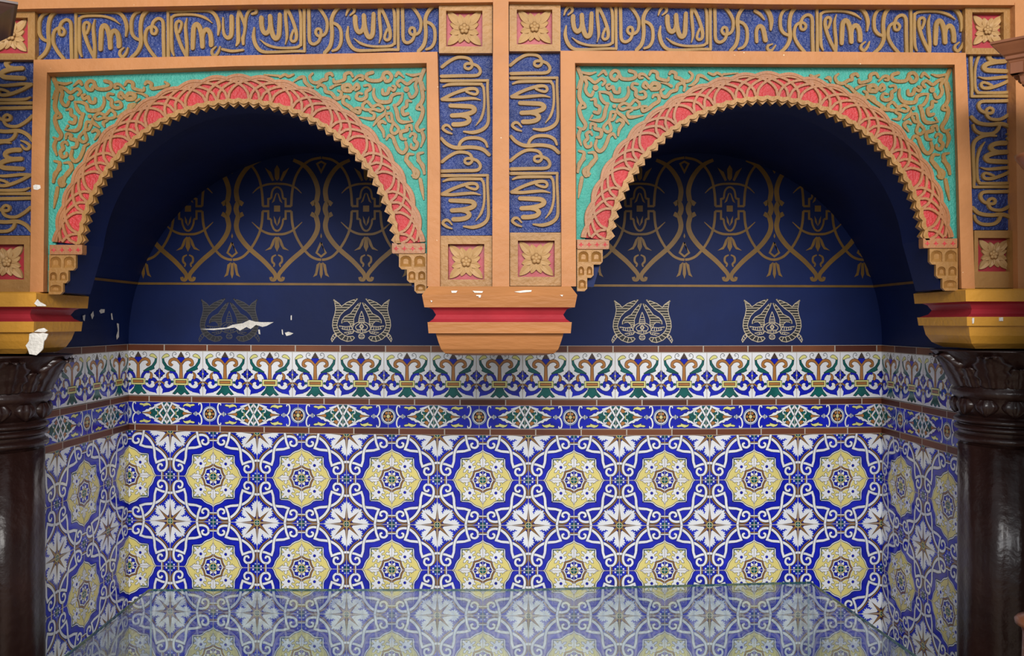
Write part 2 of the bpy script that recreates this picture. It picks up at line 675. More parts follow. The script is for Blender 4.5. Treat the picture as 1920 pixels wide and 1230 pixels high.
for y, x in ((560, 868), (610, 880), (650, 884)):
    E([(828, y), (x, y)], False, 0)
E([(828, 680), (910, 688), (980, 730), (1015, 800), (1010, 840), (960, 872), (910, 900), (828, 908)])
E([(828, 745), (856, 776), (828, 810)], False, 0)
E([(828, 712), (870, 775), (828, 835)], False, 0)
E([(862, 708), (950, 772), (925, 835), (828, 838)])
for x in (850, 885, 915):
    E([(x, 836), (x + 6, 892)], False, 0)
E([(828, 925), (870, 940), (888, 980), (870, 1020), (828, 1034)])
E([(828, 965), (884, 962)], False, 0)
E([(828, 1000), (880, 1002)], False, 0)


def emblem(cx, dy, ms, name, label=None):
    a = Art()
    for sg in (1, -1):
        for sh in (OUT, INN):
            a.fill([(cx + sg * (x - EX) / 11.18, 545 + dy + y / 11.18) for x, y in sh], 1, 0.5)
        for pts, cl, sm in EM:
            q = [(cx + sg * (x - EX) / 11.18, 545 + dy + y / 11.18) for x, y in pts]
            a.stroke(q, 1.35, 0, 2, sm, cl)
    m = MB()
    a.emit(m, lambda x, y, h: bw(x, y, 0.0006 + h))
    return m.build(name, ms, wall_back, label=label)


emblem(1204, 0, ['emblem_silver', 'emblem_black'], 'painted_emblem')
emblem(1447.5, -1, ['emblem_silver', 'emblem_black'], 'painted_emblem')
emblem(678, -2, ['emblem_silver', 'emblem_black'], 'painted_emblem')
emblem(430, -2, ['emblem_faded', 'emblem_black'], 'painted_emblem', 'dark faded emblem broken by peeled paint')

mb = MB()
for pts in ([(375, 617), (400, 616), (425, 614), (436, 609), (455, 606), (468, 600), (478, 603), (490, 604), (513, 604), (500, 611),
             (492, 613), (480, 609), (470, 617), (462, 613), (450, 620), (440, 614), (420, 617), (400, 619)],
            [(534, 624), (541, 622), (550, 625), (545, 628), (537, 630)], [(528, 618), (530, 618), (531, 628), (529, 627)],
            [(484, 618), (487, 618), (488, 627), (485, 626)], [(545, 592), (547, 591), (547, 600), (545, 600)]):
    plate(mb, pts, [], YB - 0.002, YB)
mb.build('peeled_patch', 'bare_plaster', wall_back, label='white plaster bared by peeling paint')


def on_side(px, py, X):
    Y = X * F / (px - CX)
    return Vector((X, Y, ZC - (py - CY) / F * Y))


mb = MB()
for pts in ([(186, 583), (192, 576), (197, 575), (196, 586), (189, 588)], [(170, 590), (175, 583), (176, 592), (173, 599)],
            [(219, 606), (223, 607), (223, 632), (219, 637), (218, 630), (221, 620)], [(155, 592), (160, 590), (159, 602), (156, 600)],
            [(208, 588), (210, 587), (212, 600), (209, 599)]):
    mb.poly([on_side(x, y, XL + 0.012) for x, y in pts])
pp = mb.build('peeled_patch', 'bare_plaster', ceiling, label='white plaster bared by peeling paint')

# ------------------------------------------------------------------ glazed tiles
# -- the big wall tile: medallion in one corner, leaf star in the opposite one
Q = Art()
Q.fill([(0, 0), (1, 0), (1, 1), (0, 1)], BL, 0)


def swp(pts):
    return [(y, x) for x, y in pts]


def both(fn, pts, *a, **k):
    fn(pts, *a, **k)
    fn(swp(pts), *a, **k)


edge = [(0, .69), (.035, .645), (.09, .62), (.15, .60), (.21, .565), (.26, .515), (.32, .495), (.495, .485)]
outl = edge + swp(edge)[::-1]
med = outl + [(0, 0)]
Q.shape([(x, y) for x, y in med], WH, 1, 0.012, 0)
Q.shape([(x * .945, y * .945) for x, y in med], YE, 2, 0.011, 0)
Q.stroke([(.30, .452), (.452, .452), (.452, .30)], 0.012, GR, 3, 0)
leaf_h = [(0, .27), (.035, .29), (.04, .33), (.085, .318), (.118, .35), (.10, .388), (.062, .386), (.05, .36), (.042, .41), (.07, .432),
          (.042, .446), (.046, .476), (.022, .478), (.016, .512), (0, .548)]
leaf_h = [(x * 1.18, y) for x, y in leaf_h]
both(Q.shape, leaf_h, WH, 3, 0.008, 0)


def dg(s, t):
    return ((s - t) * .7071, (s + t) * .7071)


fl = [(.16, .20), (.185, .215), (.19, .26), (.15, .285), (.165, .33), (.215, .312), (.228, .35), (.168, .385), (.165, .432), (.222, .42),
      (.25, .378), (.282, .40), (.275, .446), (.335, .44), (.35, .395), (.405, .445), (.45, .45)]
Q.shape(fl + swp(fl)[::-1], WH, 3, 0.008, 0)
Q.disc(dg(.405, 0), 0.030, BL, 4, 14, 0.008)


def ngon(r, n, ph=0.0, c=(0, 0), r2=None):
    o = []
    for i in range(n):
        a = 2 * math.pi * i / n + ph
        o.append((c[0] + r * math.cos(a), c[1] + r * math.sin(a)))
        if r2:
            a += math.pi / n
            o.append((c[0] + r2 * math.cos(a), c[1] + r2 * math.sin(a)))
    return o


Q.shape(ngon(.305, 8, 0, (0, 0), .272), WH, 3.2, 0.0, 0)
Q.shape(ngon(.285, 8, 0, (0, 0), .25), BR, 4, 0.010, 0)
Q.shape(ngon(.245, 8, 0, (0, 0), .212), WH, 5, 0.010, 0)
Q.shape(ngon(.205, 8, 0, (0, 0), .18), BL, 6, 0.010, 0)
for i in range(8):
    a = math.pi / 8 + i * math.pi / 4
    ca, sa = math.cos(a), math.sin(a)
    Q.shape([(r * ca - t * sa, r * sa + t * ca) for r, t in ((.08, -.03), (.13, -.034), (.185, 0), (.13, .034), (.08, .03))], WH, 7, 0.008, 0)
Q.disc((0, 0), .098, YE, 8, 18, 0.010)
Q.disc((0, 0), .070, GR, 9, 18, 0.010)
# straps
brown = [(-.02, .832), (.10, .832), (.115, .875), (.15, .93), (.23, .972), (.33, .972), (.42, .94), (.52, .87), (.60, .775), (.664, .70), (.70, .664)]
both(Q.stroke, brown, 0.038, BK, 1.2)
both(Q.stroke, brown, 0.021, BR, 1.6)
strap = [(.21, .815), (.255, .79), (.24, .73), (.165, .712), (.108, .765), (.118, .85), (.17, .90), (.25, .922), (.33, .915), (.41, .885),
         (.52, .79), (.60, .665), (.625, .55), (.635, .43)]
wst = [.042, .048, .052, .054]
tail = [(.633, .47), (.638, .40), (.672, .292), (.81, .345), (1.0, .378)]
Q.strap(tail, .050, 5, 0)
Q.strap(strap, wst, 6, 5)
Q.strap(swp(tail), .050, 7, 0)
Q.strap(swp(strap), wst, 8, 5)
Q.strap([(.59, .69), (.61, .637), (.625, .56), (.632, .5)], .053, 9, 5)
Q.strap([(-.02, .80), (.108, .80)], .022, 9.2, 0)
Q.strap([(.80, -.02), (.80, .108)], .022, 9.2, 0)
both(Q.disc, (.205, .79), .034, WH, 9.4) if False else None
for c in ((0, 1), (1, 0)):
    Q.disc(c, .055, GR, 3, 14, 0.008)
    for i in range(8):
        a = math.pi / 8 + i * math.pi / 4
        Q.disc((c[0] + .098 * math.cos(a), c[1] + .098 * math.sin(a)), .019, WH if i % 2 else PA, 3, 8)
        a += math.pi / 8
        Q.disc((c[0] + .07 * math.cos(a), c[1] + .07 * math.sin(a)), .016, GR, 2.8, 8)
# leaf star
lobe = [(.14, .10), (.275, .108), (.30, .082), (.335, .122), (.348, .092), (.388, .136), (.392, .092), (.436, .108), (.425, .062), (.475, .066), (.455, .03), (.518, 0)]
for i in range(8):
    a = i * math.pi / 4
    ca, sa = math.cos(a), math.sin(a)
    k = 0.99 if i % 2 == 0 else 0.90
    pl = [(r * k, t) for r, t in lobe] + [(r * k, -t) for r, t in lobe[::-1]]
    Q.fill([(1 + (r * ca - t * sa) * 1.035, 1 + (r * sa + t * ca) * 1.035) for r, t in pl], PA, 2.0)
    Q.fill([(1 + r * ca - t * sa, 1 + r * sa + t * ca) for r, t in pl], WH, 2.4)
    L = .40 if i % 2 == 0 else .36
    for dl, dw, cc, ly in ((.03, .012, BK, 3), (0, 0, BR, 4)):
        ptn = [(.03, .0), (.075, .030 + dw), (L + dl, 0), (.075, -.030 - dw)]
        Q.fill([(1 + r * ca - t * sa, 1 + r * sa + t * ca) for r, t in ptn], cc, ly)
Q.disc((1, 1), .078, YE, 6, 18, 0.010)
Q.disc((1, 1), .055, GR, 7, 18, 0.010)
for e in ([(0, 0), (1, 0)], [(0, 1), (1, 1)], [(0, 0), (0, 1)], [(1, 0), (1, 1)]):
    Q.stroke(e, 0.014, GT, 12, 0)
Q = Q.clipped((0, 1, 0, 1))

# -- frieze tile, x -.5 .. .5, y 0 .. 1
T = Art()
T.fill([(-.5, 0), (.5, 0), (.5, 1), (-.5, 1)], WH, 0)


def mm(fn, pts, *a, **k):
    fn(pts, *a, **k)
    fn(mirx(pts), *a, **k)


mm(T.strap, [(.085, .37), (.12, .47), (.185, .53), (.26, .52)], [.055, .06, .05, .04], 1, 5, BL, .009)
mm(T.shape, [(.26, .535), (.32, .505), (.345, .44), (.32, .372), (.28, .38), (.272, .42), (.29, .465)], OR, 2, .010)
mm(T.shape, [(.44, .83), (.43, .735), (.37, .645), (.385, .60), (.30, .562), (.13, .535), (.12, .55), (.22, .62), (.32, .675), (.385, .77), (.40, .835)], GR, 2.2, .010, 0)
mm(T.shape, [(.27, .90), (.32, .94), (.385, .92), (.435, .865), (.44, .83), (.40, .835), (.34, .862), (.29, .872)], LI, 3, .010)
mm(T.strap, [(.295, .255), (.262, .29), (.285, .352), (.365, .36), (.425, .29), (.418, .195), (.335, .132), (.22, .15), (.115, .235)], [.05, .06, .065, .06, .065, .06], 1.4, 5, BL, .009)
mm(T.fill, [(.30, .12), (.42, .16), (.44, .03), (.405, .058), (.25, .085)], BL, 2.1)
mm(T.strap, [(.0, .70), (.075, .79), (.17, .82), (.245, .785), (.262, .715), (.225, .685), (.20, .715)], [.05, .055, .055, .05, .04], 3, 5, OR, .009)
T.strap([(0, .37), (0, .55), (0, .72)], [.075, .06, .052], 3.5, 4, OR, .009)
T.shape([(0, .735), (.045, .79), (.09, .835), (.06, .868), (0, .872), (-.06, .868), (-.09, .835), (-.045, .79)], BL, 4, .009, 0)
for yy, xs in ((.875, (-.055, -.018, .018, .055)), (.905, (-.036, 0, .036)), (.935, (-.018, .018)), (.965, (0,))):
    for x in xs:
        T.disc((x, yy), .020, BK, 5, 8)
        T.disc((x, yy + .004), .009, BR, 6, 6)
mm(T.stroke, [(.14, .85), (.195, .885), (.19, .95), (.15, .975), (.112, .95), (.12, .918), (.15, .93)], .011, BK, 2)
T.shape([(-.165, .236), (.165, .236), (.165, .383), (-.165, .383)], LI, 6, .011, 0)
T.shape([(-.12, .28), (.12, .28), (.12, .342), (-.12, .342)], OR, 7, .011, 0)
for sg in (1, -1):
    T.disc((sg * .205, .31), .026, GR, 5, 12, .010)
T.shape([(-.07, .235), (.07, .235), (.105, .15), (.195, .045), (.14, .028), (.08, .08), (.045, .045), (0, .015), (-.045, .045), (-.08, .08), (-.14, .028), (-.195, .045), (-.105, .15)], GR, 5, .010, 0)
for sg in (1, -1):
    c = (sg * .5, .495)
    T.shape(ngon(.098, 4, math.pi / 4, c, .092), BK, 3, 0.008, 0)
    T.shape(ngon(.126, 4, 0, c, .072), BL, 3.5, 0.012, 3)
    T.disc(c, .024, YE, 5, 10, .008)
    T.strap([(sg * .385, .25), (sg * .43, .295), (sg * .5, .31)], [.02, .032, .03], 4, 4, BR, .008)
    T.disc((sg * .5, .235), .03, BR, 3, 10, .010)
for e in ([(-.5, 0), (.5, 0)], [(-.5, 1), (.5, 1)], [(-.5, 0), (-.5, 1)], [(.5, 0), (.5, 1)]):
    T.stroke(e, 0.014, GT, 12, 0)
T = T.clipped((-.5, .5, 0, 1))

# -- chain border tile, x 0 (roundel) .. 1 (strapwork crossing), y -.24 .. .24
K = Art()
K.fill([(0, -.24), (1, -.24), (1, .24), (0, .24)], BL, 0)


def my(fn, pts, *a, **k):
    fn(pts, *a, **k)
    fn([(x, -y) for x, y in pts], *a, **k)


K.disc((0, 0), .175, BK, 1, 26)
K.disc((0, 0), .166, PA, 1.5, 26)
K.disc((0, 0), .152, BK, 2, 26)
K.disc((0, 0), .143, WH, 2.5, 26)
K.disc((0, 0), .120, BK, 3, 26)
for i in range(6):
    a = math.pi / 6 + i * math.pi / 3
    K.disc((.078 * math.cos(a + math.pi / 6), .078 * math.sin(a + math.pi / 6)), .03, OR, 4, 10)
K.disc((0, 0), .036, LI, 4, 12)
my(K.strap, [(.255, .185), (.245, .225), (.205, .218), (.185, .155), (.195, .08), (.225, .025), (.265, 0)], [.02, .026, .03, .034, .032, .02], 4, 5, WH, .006)
for x, hh in ((.285, .028), (.315, .05), (.345, .04), (.368, .02)):
    K.shape([(x - .011, -hh), (x + .011, -hh), (x + .011, hh), (x - .011, hh)], WH if x != .345 else PA, 4, .006, 0)
my(K.shape, [(.335, .19), (.38, .213), (.45, .20), (.52, .222), (.595, .20), (.635, .14), (.57, .165), (.50, .15), (.43, .125), (.44, .155), (.37, .165)], LI, 2, .009, 0)
K.shape([(.385, 0), (.90, .226), (1.0, .226), (1.0, -.226), (.90, -.226)], GR, 3, 0, 0)
my(K.shape, [(.385, 0), (.47, .045), (.52, .085), (.56, .083), (.60, .125), (.65, .12), (.75, .175), (.90, .232), (.87, .185), (.73, .12), (.69, .085), (.62, .06), (.585, .028), (.50, .012)], WH, 5, .009, 0)
K.shape([(.40, 0), (.50, .025), (.56, .03), (.60, .06), (.62, .02), (.65, 0), (.62, -.02), (.60, -.06), (.56, -.03), (.50, -.025)], OR, 4, .007, 0)
K.shape([(.63, 0), (.69, .052), (.74, 0), (.69, -.052)], GR, 4.3, .009, 0)
my(K.shape, [(.77, .11), (.84, .17), (.90, .17), (.88, .09), (.82, .09)], OR, 4.4, .008, 0)
my(K.stroke, [(.79, .04), (.74, .06), (.74, .11), (.78, .125), (.79, .10)], .022, WH, 6)
K.shape([(.775, -.045), (.80, -.045), (.80, .045), (.775, .045)], LI, 6.2, .008, 0)
K.strap([(.82, 0), (1.0, .215), (1.18, 0)], .036, 7, 0, WH, .009)
K.strap([(.82, .01), (.82, 0), (1.0, -.215), (1.18, 0)], .036, 7, 0, WH, .009)
K.strap([(.87, .225), (1.0, 0), (1.13, -.225)], .038, 8, 0, WH, .009)
K.strap([(.87, -.225), (1.0, 0), (1.13, .225)], .038, 9, 0, WH, .009)
my(K.stroke, [(.70, .165), (.905, .226)], .022, WH, 9.5, 0)
K.disc((.91, 0), .016, BR, 6, 8, .006)
for e in ([(0, -.24), (1, -.24)], [(0, .24), (1, .24)], [(0, -.24), (0, .24)], [(1, -.24), (1, .24)]):
    K.stroke(e, 0.013, GT, 12, 0)
K = K.clipped((0, 1, -.24, .24))

WU = np.polyfit([0, 2, 4, 6, 8, 10, 12, 14, 16, 17], [241.5, 400.6, 565.7, 735, 905.3, 1076.4, 1245.5, 1413.5, 1576, 1653.6], 5)


def sag(t):
    return -28 * t * t + 34 * t - 10


def back_map(u, py, h):
    px = float(np.polyval(WU, u))
    t = (px - 241) / 1412.0
    s = float(np.interp(py, [560, 648, 800], [0, .3, 1]))
    q = P(px, py + sag(t) * s, YB)
    q.y -= 0.004 + h
    return q


def left_map(u, py, h):
    s = float(np.interp(py, [560, 648, 800], [0, .3, 1]))
    z = ZC - (py + sag(0) * s - CY) / F * YB
    return Vector((XL + 0.004 + h, YB - u * 0.207, z))


def right_map(u, py, h):
    s = float(np.interp(py, [560, 648, 800], [0, .3, 1]))
    z = ZC - (py + sag(1) * s - CY) / F * YB
    return Vector((XR - 0.004 - h, YB - u * 0.193, z))


def strip(fm, u0, u1, y0, y1, ph):
    m = MB()
    N = int((u1 - u0) * 2) + 1
    m2 = Art()
    us = np.linspace(u0, u1, N + 1)
    for i in range(N):
        m2.fill([(us[i], y0), (us[i + 1], y0), (us[i + 1], y1), (us[i], y1)], GT, 14)
    k = math.floor(u0 - ph)
    while k + ph < u1:
        a, b = max(u0, k + ph + .012), min(u1, k + 1 + ph - .012)
        if b > a:
            m2.fill([(a, y0 + .8), ((a + b) / 2, y0 + .8), (b, y0 + .8), (b, y1 - .8), ((a + b) / 2, y1 - .8), (a, y1 - .8)], random.choice((10, 10, 11, 12)), 22)
        k += 1
    m2.emit(m, fm)
    return m


def panel(label, fm, U, sp_, frieze, chain, rnd, loc):
    t = thing('tiled_dado', label, 'wall tiles', loc, 'glazed tile dado round the niche')
    m = MB()
    for i in range(math.ceil(U)):
        for j in range(-1, 5):
            # even grid corners carry medallions when (i, j) parity says so
            gi = i + sp_
            fx = gi % 2 == 1
            fy = j % 2 == 1
            a = Q if i + 1 <= U else Q.clipped((0, 1, 0, 1))

            def f(x, y, h, fx=fx, fy=fy, i=i, j=j):
                xx = 1 - x if fx else x
                yy = 1 - y if fy else y
                return fm(i + xx, 900 + 84.6 * (j + yy), h)
            a.emit(m, f)
    m.build('dado_tiles', GLZ, t, label='blue, white and yellow medallion and star tiles')
    strip(fm, 0, U, 804.3, 817, rnd[0]).build('brown_tile_strip', GLZ, t)
    m = MB()
    c0, par = chain
    k = -2
    while k + c0 < U:
        lo, hi = max(0, -(k + c0)), min(1, U - (k + c0))
        if hi > lo + .02:
            flip = (k + par) % 2 == 1
            bx = (1 - hi, 1 - lo, -1, 1) if flip else (lo, hi, -1, 1)
            a = K.clipped(bx)
            a.emit(m, lambda x, y, h: fm(k + c0 + (1 - x if flip else x), 782 - y * 43.3 / .48, h))
        k += 1
    m.build('border_tiles', GLZ, t, label='narrow blue border with roundels and strapwork')
    strip(fm, 0, U, 748.6, 760.5, rnd[1]).build('brown_tile_strip', GLZ, t)
    m = MB()
    b0, wd = frieze
    k = 0
    while b0 + k * wd < U:
        s0 = b0 + k * wd
        lo, hi = max(0, -s0 / wd), min(1, (U - s0) / wd)
        if hi > lo + .02:
            a = T.clipped((lo - .5, hi - .5, 0, 1))
            a.emit(m, lambda x, y, h: fm(s0 + (x + .5) * wd, 747.6 - y * 86.6, h))
        k += 1
    m.build('frieze_tiles', GLZ, t, label='white frieze tiles with orange and green flower vases')
    strip(fm, 0, U, 648, 661, rnd[2]).build('brown_tile_strip', GLZ, t)
    return t


panel('wide patterned tile dado on the back wall, facing straight ahead', back_map, 17, 0, (-.27, 1.0160), (-.08, 0), (.16, .5, .86), (0, YB, 0))
panel('narrow patterned tile dado on the side wall beside the left column', left_map, 3.8, 0, (0, .985), (-.12, 0), (.8, .9, .1), (XL, 3.43, 0))
panel('narrow patterned tile dado on the side wall beside the right column', right_map, 4.0, 1, (0, 1.0), (-.04, 1), (.95, .95, .7), (XR, 3.43, 0))

# ------------------------------------------------------------------ plaster arcade: frames and trims
YG = YF + 0.018     # ground of the carved fields


def bar(mb, q, yf, yb):
    plate(mb, q, [], yf, yb)


mb = MB()
bar(mb, [(-330, -20), (-330, 19), (30, 17), (480, 8.5), (700, 6.5), (923, 4), (955, 3), (1250, 5), (1440, 8), (1900, 9.5), (2220, 12), (2220, -20)], YF - 0.03, YF + 0.02)
mb.build('trim_1', 'orange_paint', kind='structure')
mb = MB()
bar(mb, [(924.5, -20), (953.5, -20), (954.5, 300), (955, 537), (923, 537), (923.5, 300)], YF - 0.034, YF + 0.02)
mb.build('trim_2', 'orange_paint', kind='structure')
mb = MB()
bar(mb, [(1903, 5), (1940, 5), (1945, 541.5), (1909, 541.5), (1906, 300)], YF - 0.032, YF + 0.02)
mb.build('trim_3', 'orange_paint', kind='structure')

FR = [dict(o=[(56, 547.5), (59, 300), (63, 112), (440, 104), (820, 97), (825, 300), (825, 537)],
           i=[(81, 547.5), (84, 300), (88, 136), (440, 124), (800, 118), (802, 300), (801, 537)],
           n=[(90, 547.5), (92, 300), (96, 145), (440, 132), (799, 127), (801, 300), (800, 537)]),
      dict(o=[(1053, 537), (1052, 300), (1051, 95), (1420, 96), (1811, 99), (1820, 300), (1828, 541)],
           i=[(1080, 537), (1079, 300), (1078, 118), (1420, 120), (1790, 121), (1796, 300), (1803, 541)],
           n=[(1081, 537), (1080.5, 300), (1080, 124), (1420, 126), (1785, 128), (1791, 300), (1796, 541)])]
lab = ['orange painted moulded frame around the left arch', 'orange painted moulded frame around the right arch']
for k, fr_ in enumerate(FR):
    mb = MB()
    yf = YF - 0.022
    lines = [[P(x, y, yf) for x, y in fr_['o']], [P(x, y, yf) for x, y in fr_['i']], [P(x, y, YG) for x, y in fr_['n']]]
    lines = [[Vector((p.x, YF + 0.02, p.z)) for p in lines[0]]] + lines + [[Vector((p.x, YF + 0.02, p.z)) for p in lines[2]]]
    mb.loft(lines, 0, cap=False, closed=False)
    for e in (0, -1):
        mb.poly([l[e] for l in lines])
    af = tag(mb.build('arch_frame', 'orange_paint'), lab[k], 'arch frame', 'moulded frames of the two arches')
    if k == 0:
        mb = MB()
        plate(mb, [(62, 348), (66, 346), (75, 347), (76, 353), (70, 356), (63, 355)], [], yf - 0.0015, yf + 0.002)
        mb.build('bare_patch', 'bare_plaster', af, label='small white chip in the orange paint')

# ------------------------------------------------------------------ arches
SCA = [([(460, 150), (400, 170), (395, 215), (450, 240), (540, 235), (572, 195), (585, 160), (630, 150), (666, 190), (650, 235), (608, 246), (592, 215)], 38),
       ([(715, 190), (745, 155), (805, 205)], [30, 38, 16]), ([(830, 165), (900, 182), (990, 165)], [18, 34, 26]),
       ([(1025, 120), (985, 230), (1000, 330), (1012, 430), (985, 500)], 42), ([(1005, 260), (1035, 345)], [26, 14]),
       ([(755, 305), (728, 268), (770, 235), (840, 278), (900, 235), (952, 222), (930, 290), (945, 350), (920, 405), (880, 422), (858, 380)], [30, 34, 36, 34, 32]),
       ([(568, 340), (575, 385), (625, 378), (645, 325), (690, 348), (712, 312), (680, 298)], [30, 38, 36, 30, 26]),
       ([(475, 330), (470, 390), (500, 450), (560, 475), (645, 468), (668, 410), (720, 385), (792, 380)], [26, 36, 42, 40, 36, 22]),
       ([(790, 385), (772, 450), (735, 500), (690, 512)], [20, 36, 34, 22]),
       ([(700, 512), (725, 580), (742, 660), (790, 695), (900, 688)], [36, 42, 42, 40, 14]), ([(868, 640), (895, 685)], [26, 16]),
       ([(884, 468), (838, 462), (832, 520), (788, 550), (800, 610), (848, 602)], [22, 36, 36, 40, 34]),
       ([(368, 296), (420, 290), (432, 332), (390, 362), (388, 420), (332, 448), (282, 428), (300, 378), (345, 384)], [26, 34, 38, 38, 34, 24]),
       ([(215, 350), (150, 342), (140, 300), (200, 288), (240, 330), (285, 278), (310, 318), (272, 345)], [44, 50, 44, 34, 34, 26]),
       ([(30, 225), (40, 255), (95, 248), (150, 225), (158, 170), (215, 155), (242, 195)], [26, 34, 34, 40, 34, 26]),
       ([(245, 240), (300, 190), (348, 190), (350, 225), (315, 226)], [20, 34, 32, 24]),
       ([(205, 440), (190, 418), (145, 420), (138, 480), (200, 522), (250, 565), (310, 592), (320, 545), (272, 540)], [26, 34, 40, 42, 36, 26]),
       ([(352, 500), (400, 470), (455, 522), (520, 505), (575, 540), (540, 572), (470, 552), (410, 562), (355, 545), (350, 505)], 32),
       ([(310, 638), (400, 655), (465, 655), (478, 608), (430, 582)], [14, 36, 36, 24]),
       ([(468, 735), (520, 662), (590, 605), (600, 560)], [18, 40, 34, 16]),
       ([(620, 602), (662, 605), (682, 690), (745, 768), (705, 822), (662, 790), (685, 700), (640, 682), (614, 632)], 32),
       ([(602, 708), (562, 688), (528, 722), (572, 790), (585, 860)], [26, 38, 40, 36, 22]),
       ([(612, 885), (640, 842), (685, 868), (705, 925), (745, 1005), (795, 1032), (835, 980), (822, 915)], [24, 36, 40, 40, 38, 30]),
       ([(890, 782), (880, 732), (832, 745), (840, 782), (772, 805), (778, 872), (825, 882)], [24, 34, 34, 40, 38, 26]),
       ([(870, 852), (892, 820), (932, 842), (920, 892), (952, 932), (928, 985), (884, 972), (882, 938)], [24, 34, 38, 38, 36, 24]),
       ([(990, 560), (945, 545), (975, 500), (1012, 560), (988, 660), (942, 740), (970, 790), (1025, 770)], [26, 30, 34, 42, 42, 36, 22]),
       ([(1000, 800), (1020, 870), (990, 965)], [36, 40, 18]), ([(910, 1050), (850, 1050), (830, 1110), (882, 1170), (915, 1240), (910, 1300)], [20, 40, 42, 40, 30]),
       ([(1015, 1030), (960, 1050), (975, 1120), (1015, 1200), (1030, 1260)], [24, 36, 40, 36, 26])]
SCB = [([(960, 205), (1060, 135), (1130, 130), (1150, 200), (1220, 270), (1285, 295)], [20, 50, 56, 60, 50, 20]),
       ([(1365, 370), (1350, 290), (1400, 250), (1470, 285), (1490, 360), (1580, 390), (1650, 470), (1720, 460), (1745, 380), (1690, 345)], [40, 50, 56, 56, 60, 50, 34]),
       ([(1275, 65), (1225, 120), (1262, 200), (1350, 220), (1440, 170), (1500, 155), (1500, 90), (1570, 65), (1600, 100)], [36, 50, 56, 56, 56, 46]),
       ([(480, 85), (720, 105)], [20, 40]), ([(740, 125), (820, 85), (880, 112), (960, 82)], [40, 46, 46, 36]), ([(1570, 300), (1640, 262), (1745, 240)], [50, 40, 18])]
SCC = [([(190, 0), (240, 60), (300, 105), (285, 152), (250, 135)], [26, 32, 34, 32, 20]), ([(320, 170), (335, 250), (352, 350)], [30, 34, 10]),
       ([(300, 0), (345, 50), (352, 125)], [30, 34, 12])]
DOTS = [(832, 335, 32), (627, 538, 22)]


def polar(a, r, t):
    return (a['c'][0] + r * math.cos(t), a['c'][1] - r * math.sin(t))


TIERS = [
    (dict(cap=(735, 797, 456, 475), t=[(748, 800, 475, 505, 2), (763, 800, 505, 530, 2), (777, 800, 530, 550, 1)], d=1),
     dict(cap=(93, 154, 459, 477), t=[(92, 142, 477, 507, 2), (91, 128, 507, 531, 2), (91, 118, 531, 552, 1)], d=-1)),
    (dict(cap=(1731, 1795, 447, 465), t=[(1743, 1796, 465, 496, 2), (1755, 1796, 496, 522, 2), (1767, 1796, 522, 545, 1)], d=1),
     dict(cap=(1082, 1142, 449, 467), t=[(1082, 1130, 467, 496, 2), (1082, 1113, 496, 521, 2), (1082, 1101, 521, 546, 1)], d=-1))]


def bracket(parent, s):
    x0, x1, y0, y1 = s['cap']
    m = MB()
    plate(m, [(x0, y0), (x1, y0), (x1, y1 - 3), (x1 - 1, y1), (x0 + 1, y1), (x0, y1 - 3)], [], YF - 0.004, YF + 0.0258)
    br = m.build('muqarnas_bracket', 'gold_rib_paint', parent)
    m = MB()
    for k in range(4):
        cx = x0 + (x1 - x0) * (k + .5) / 4
        cy = (y0 + y1) / 2 + 1
        plate(m, [(cx - 5.5, cy), (cx - 2, cy - 1.5), (cx, cy - 5.5), (cx + 2, cy - 1.5), (cx + 5.5, cy), (cx + 1.5, cy + 1.2), (cx, cy + 4.5), (cx - 1.5, cy + 1.2)], [], YF - 0.0046, YF - 0.003)
    m.build('bud_inlay', 'red_paint', br)
    for (a, b, c, d, n) in s['t']:
        m = MB()
        w_ = (b - a) / n
        holes = []
        for k in range(n):
            p, q = a + k * w_ + 2.6, a + (k + 1) * w_ - 2.6
            h = d - c
            hl = [(p, d - 5), (p, c + h * .38)]
            for j in range(1, 6):
                t = math.pi - math.pi * j / 6
                hl.append(((p + q) / 2 + (q - p) / 2 * math.cos(t), c + h * .38 - h * .24 * math.sin(t)))
            hl += [(q, c + h * .38), (q, d - 5)]
            holes.append(hl)
        out = [(a, c), (b, c), (b, d), (a, d)]
        if s['d'] > 0:
            out = [(a, c), (b, c), (b, d), (a + 5, d), (a, d - 5)]
        else:
            out = [(a, c), (b, c), (b, d - 5), (b - 5, d), (a, d)]
        yf = YF + 0.002
        # face ring, then dished cells
        loops = [out] + holes
        plate(m, out, holes, yf, yf + 0.012, 0, back=False)
        plate(m, [(x, y) for x, y in out], [], yf + 0.0125, YF + 0.0258, 0)
        for hl in holes:
            cx = sum(x for x, y in hl) / len(hl)
            cy = sum(y for x, y in hl) / len(hl)
            ring = [P(x, y, yf + 0.002) for x, y in hl]
            ctr = [P(cx + (x - cx) * .45, cy + (y - cy) * .45 + 2, yf + 0.0115) for x, y in hl]
            m.loft([ring, ctr], 0, cap=False)
            m.poly(ctr)
        m.build('stalactite_tier', 'gold_trim_paint', br)


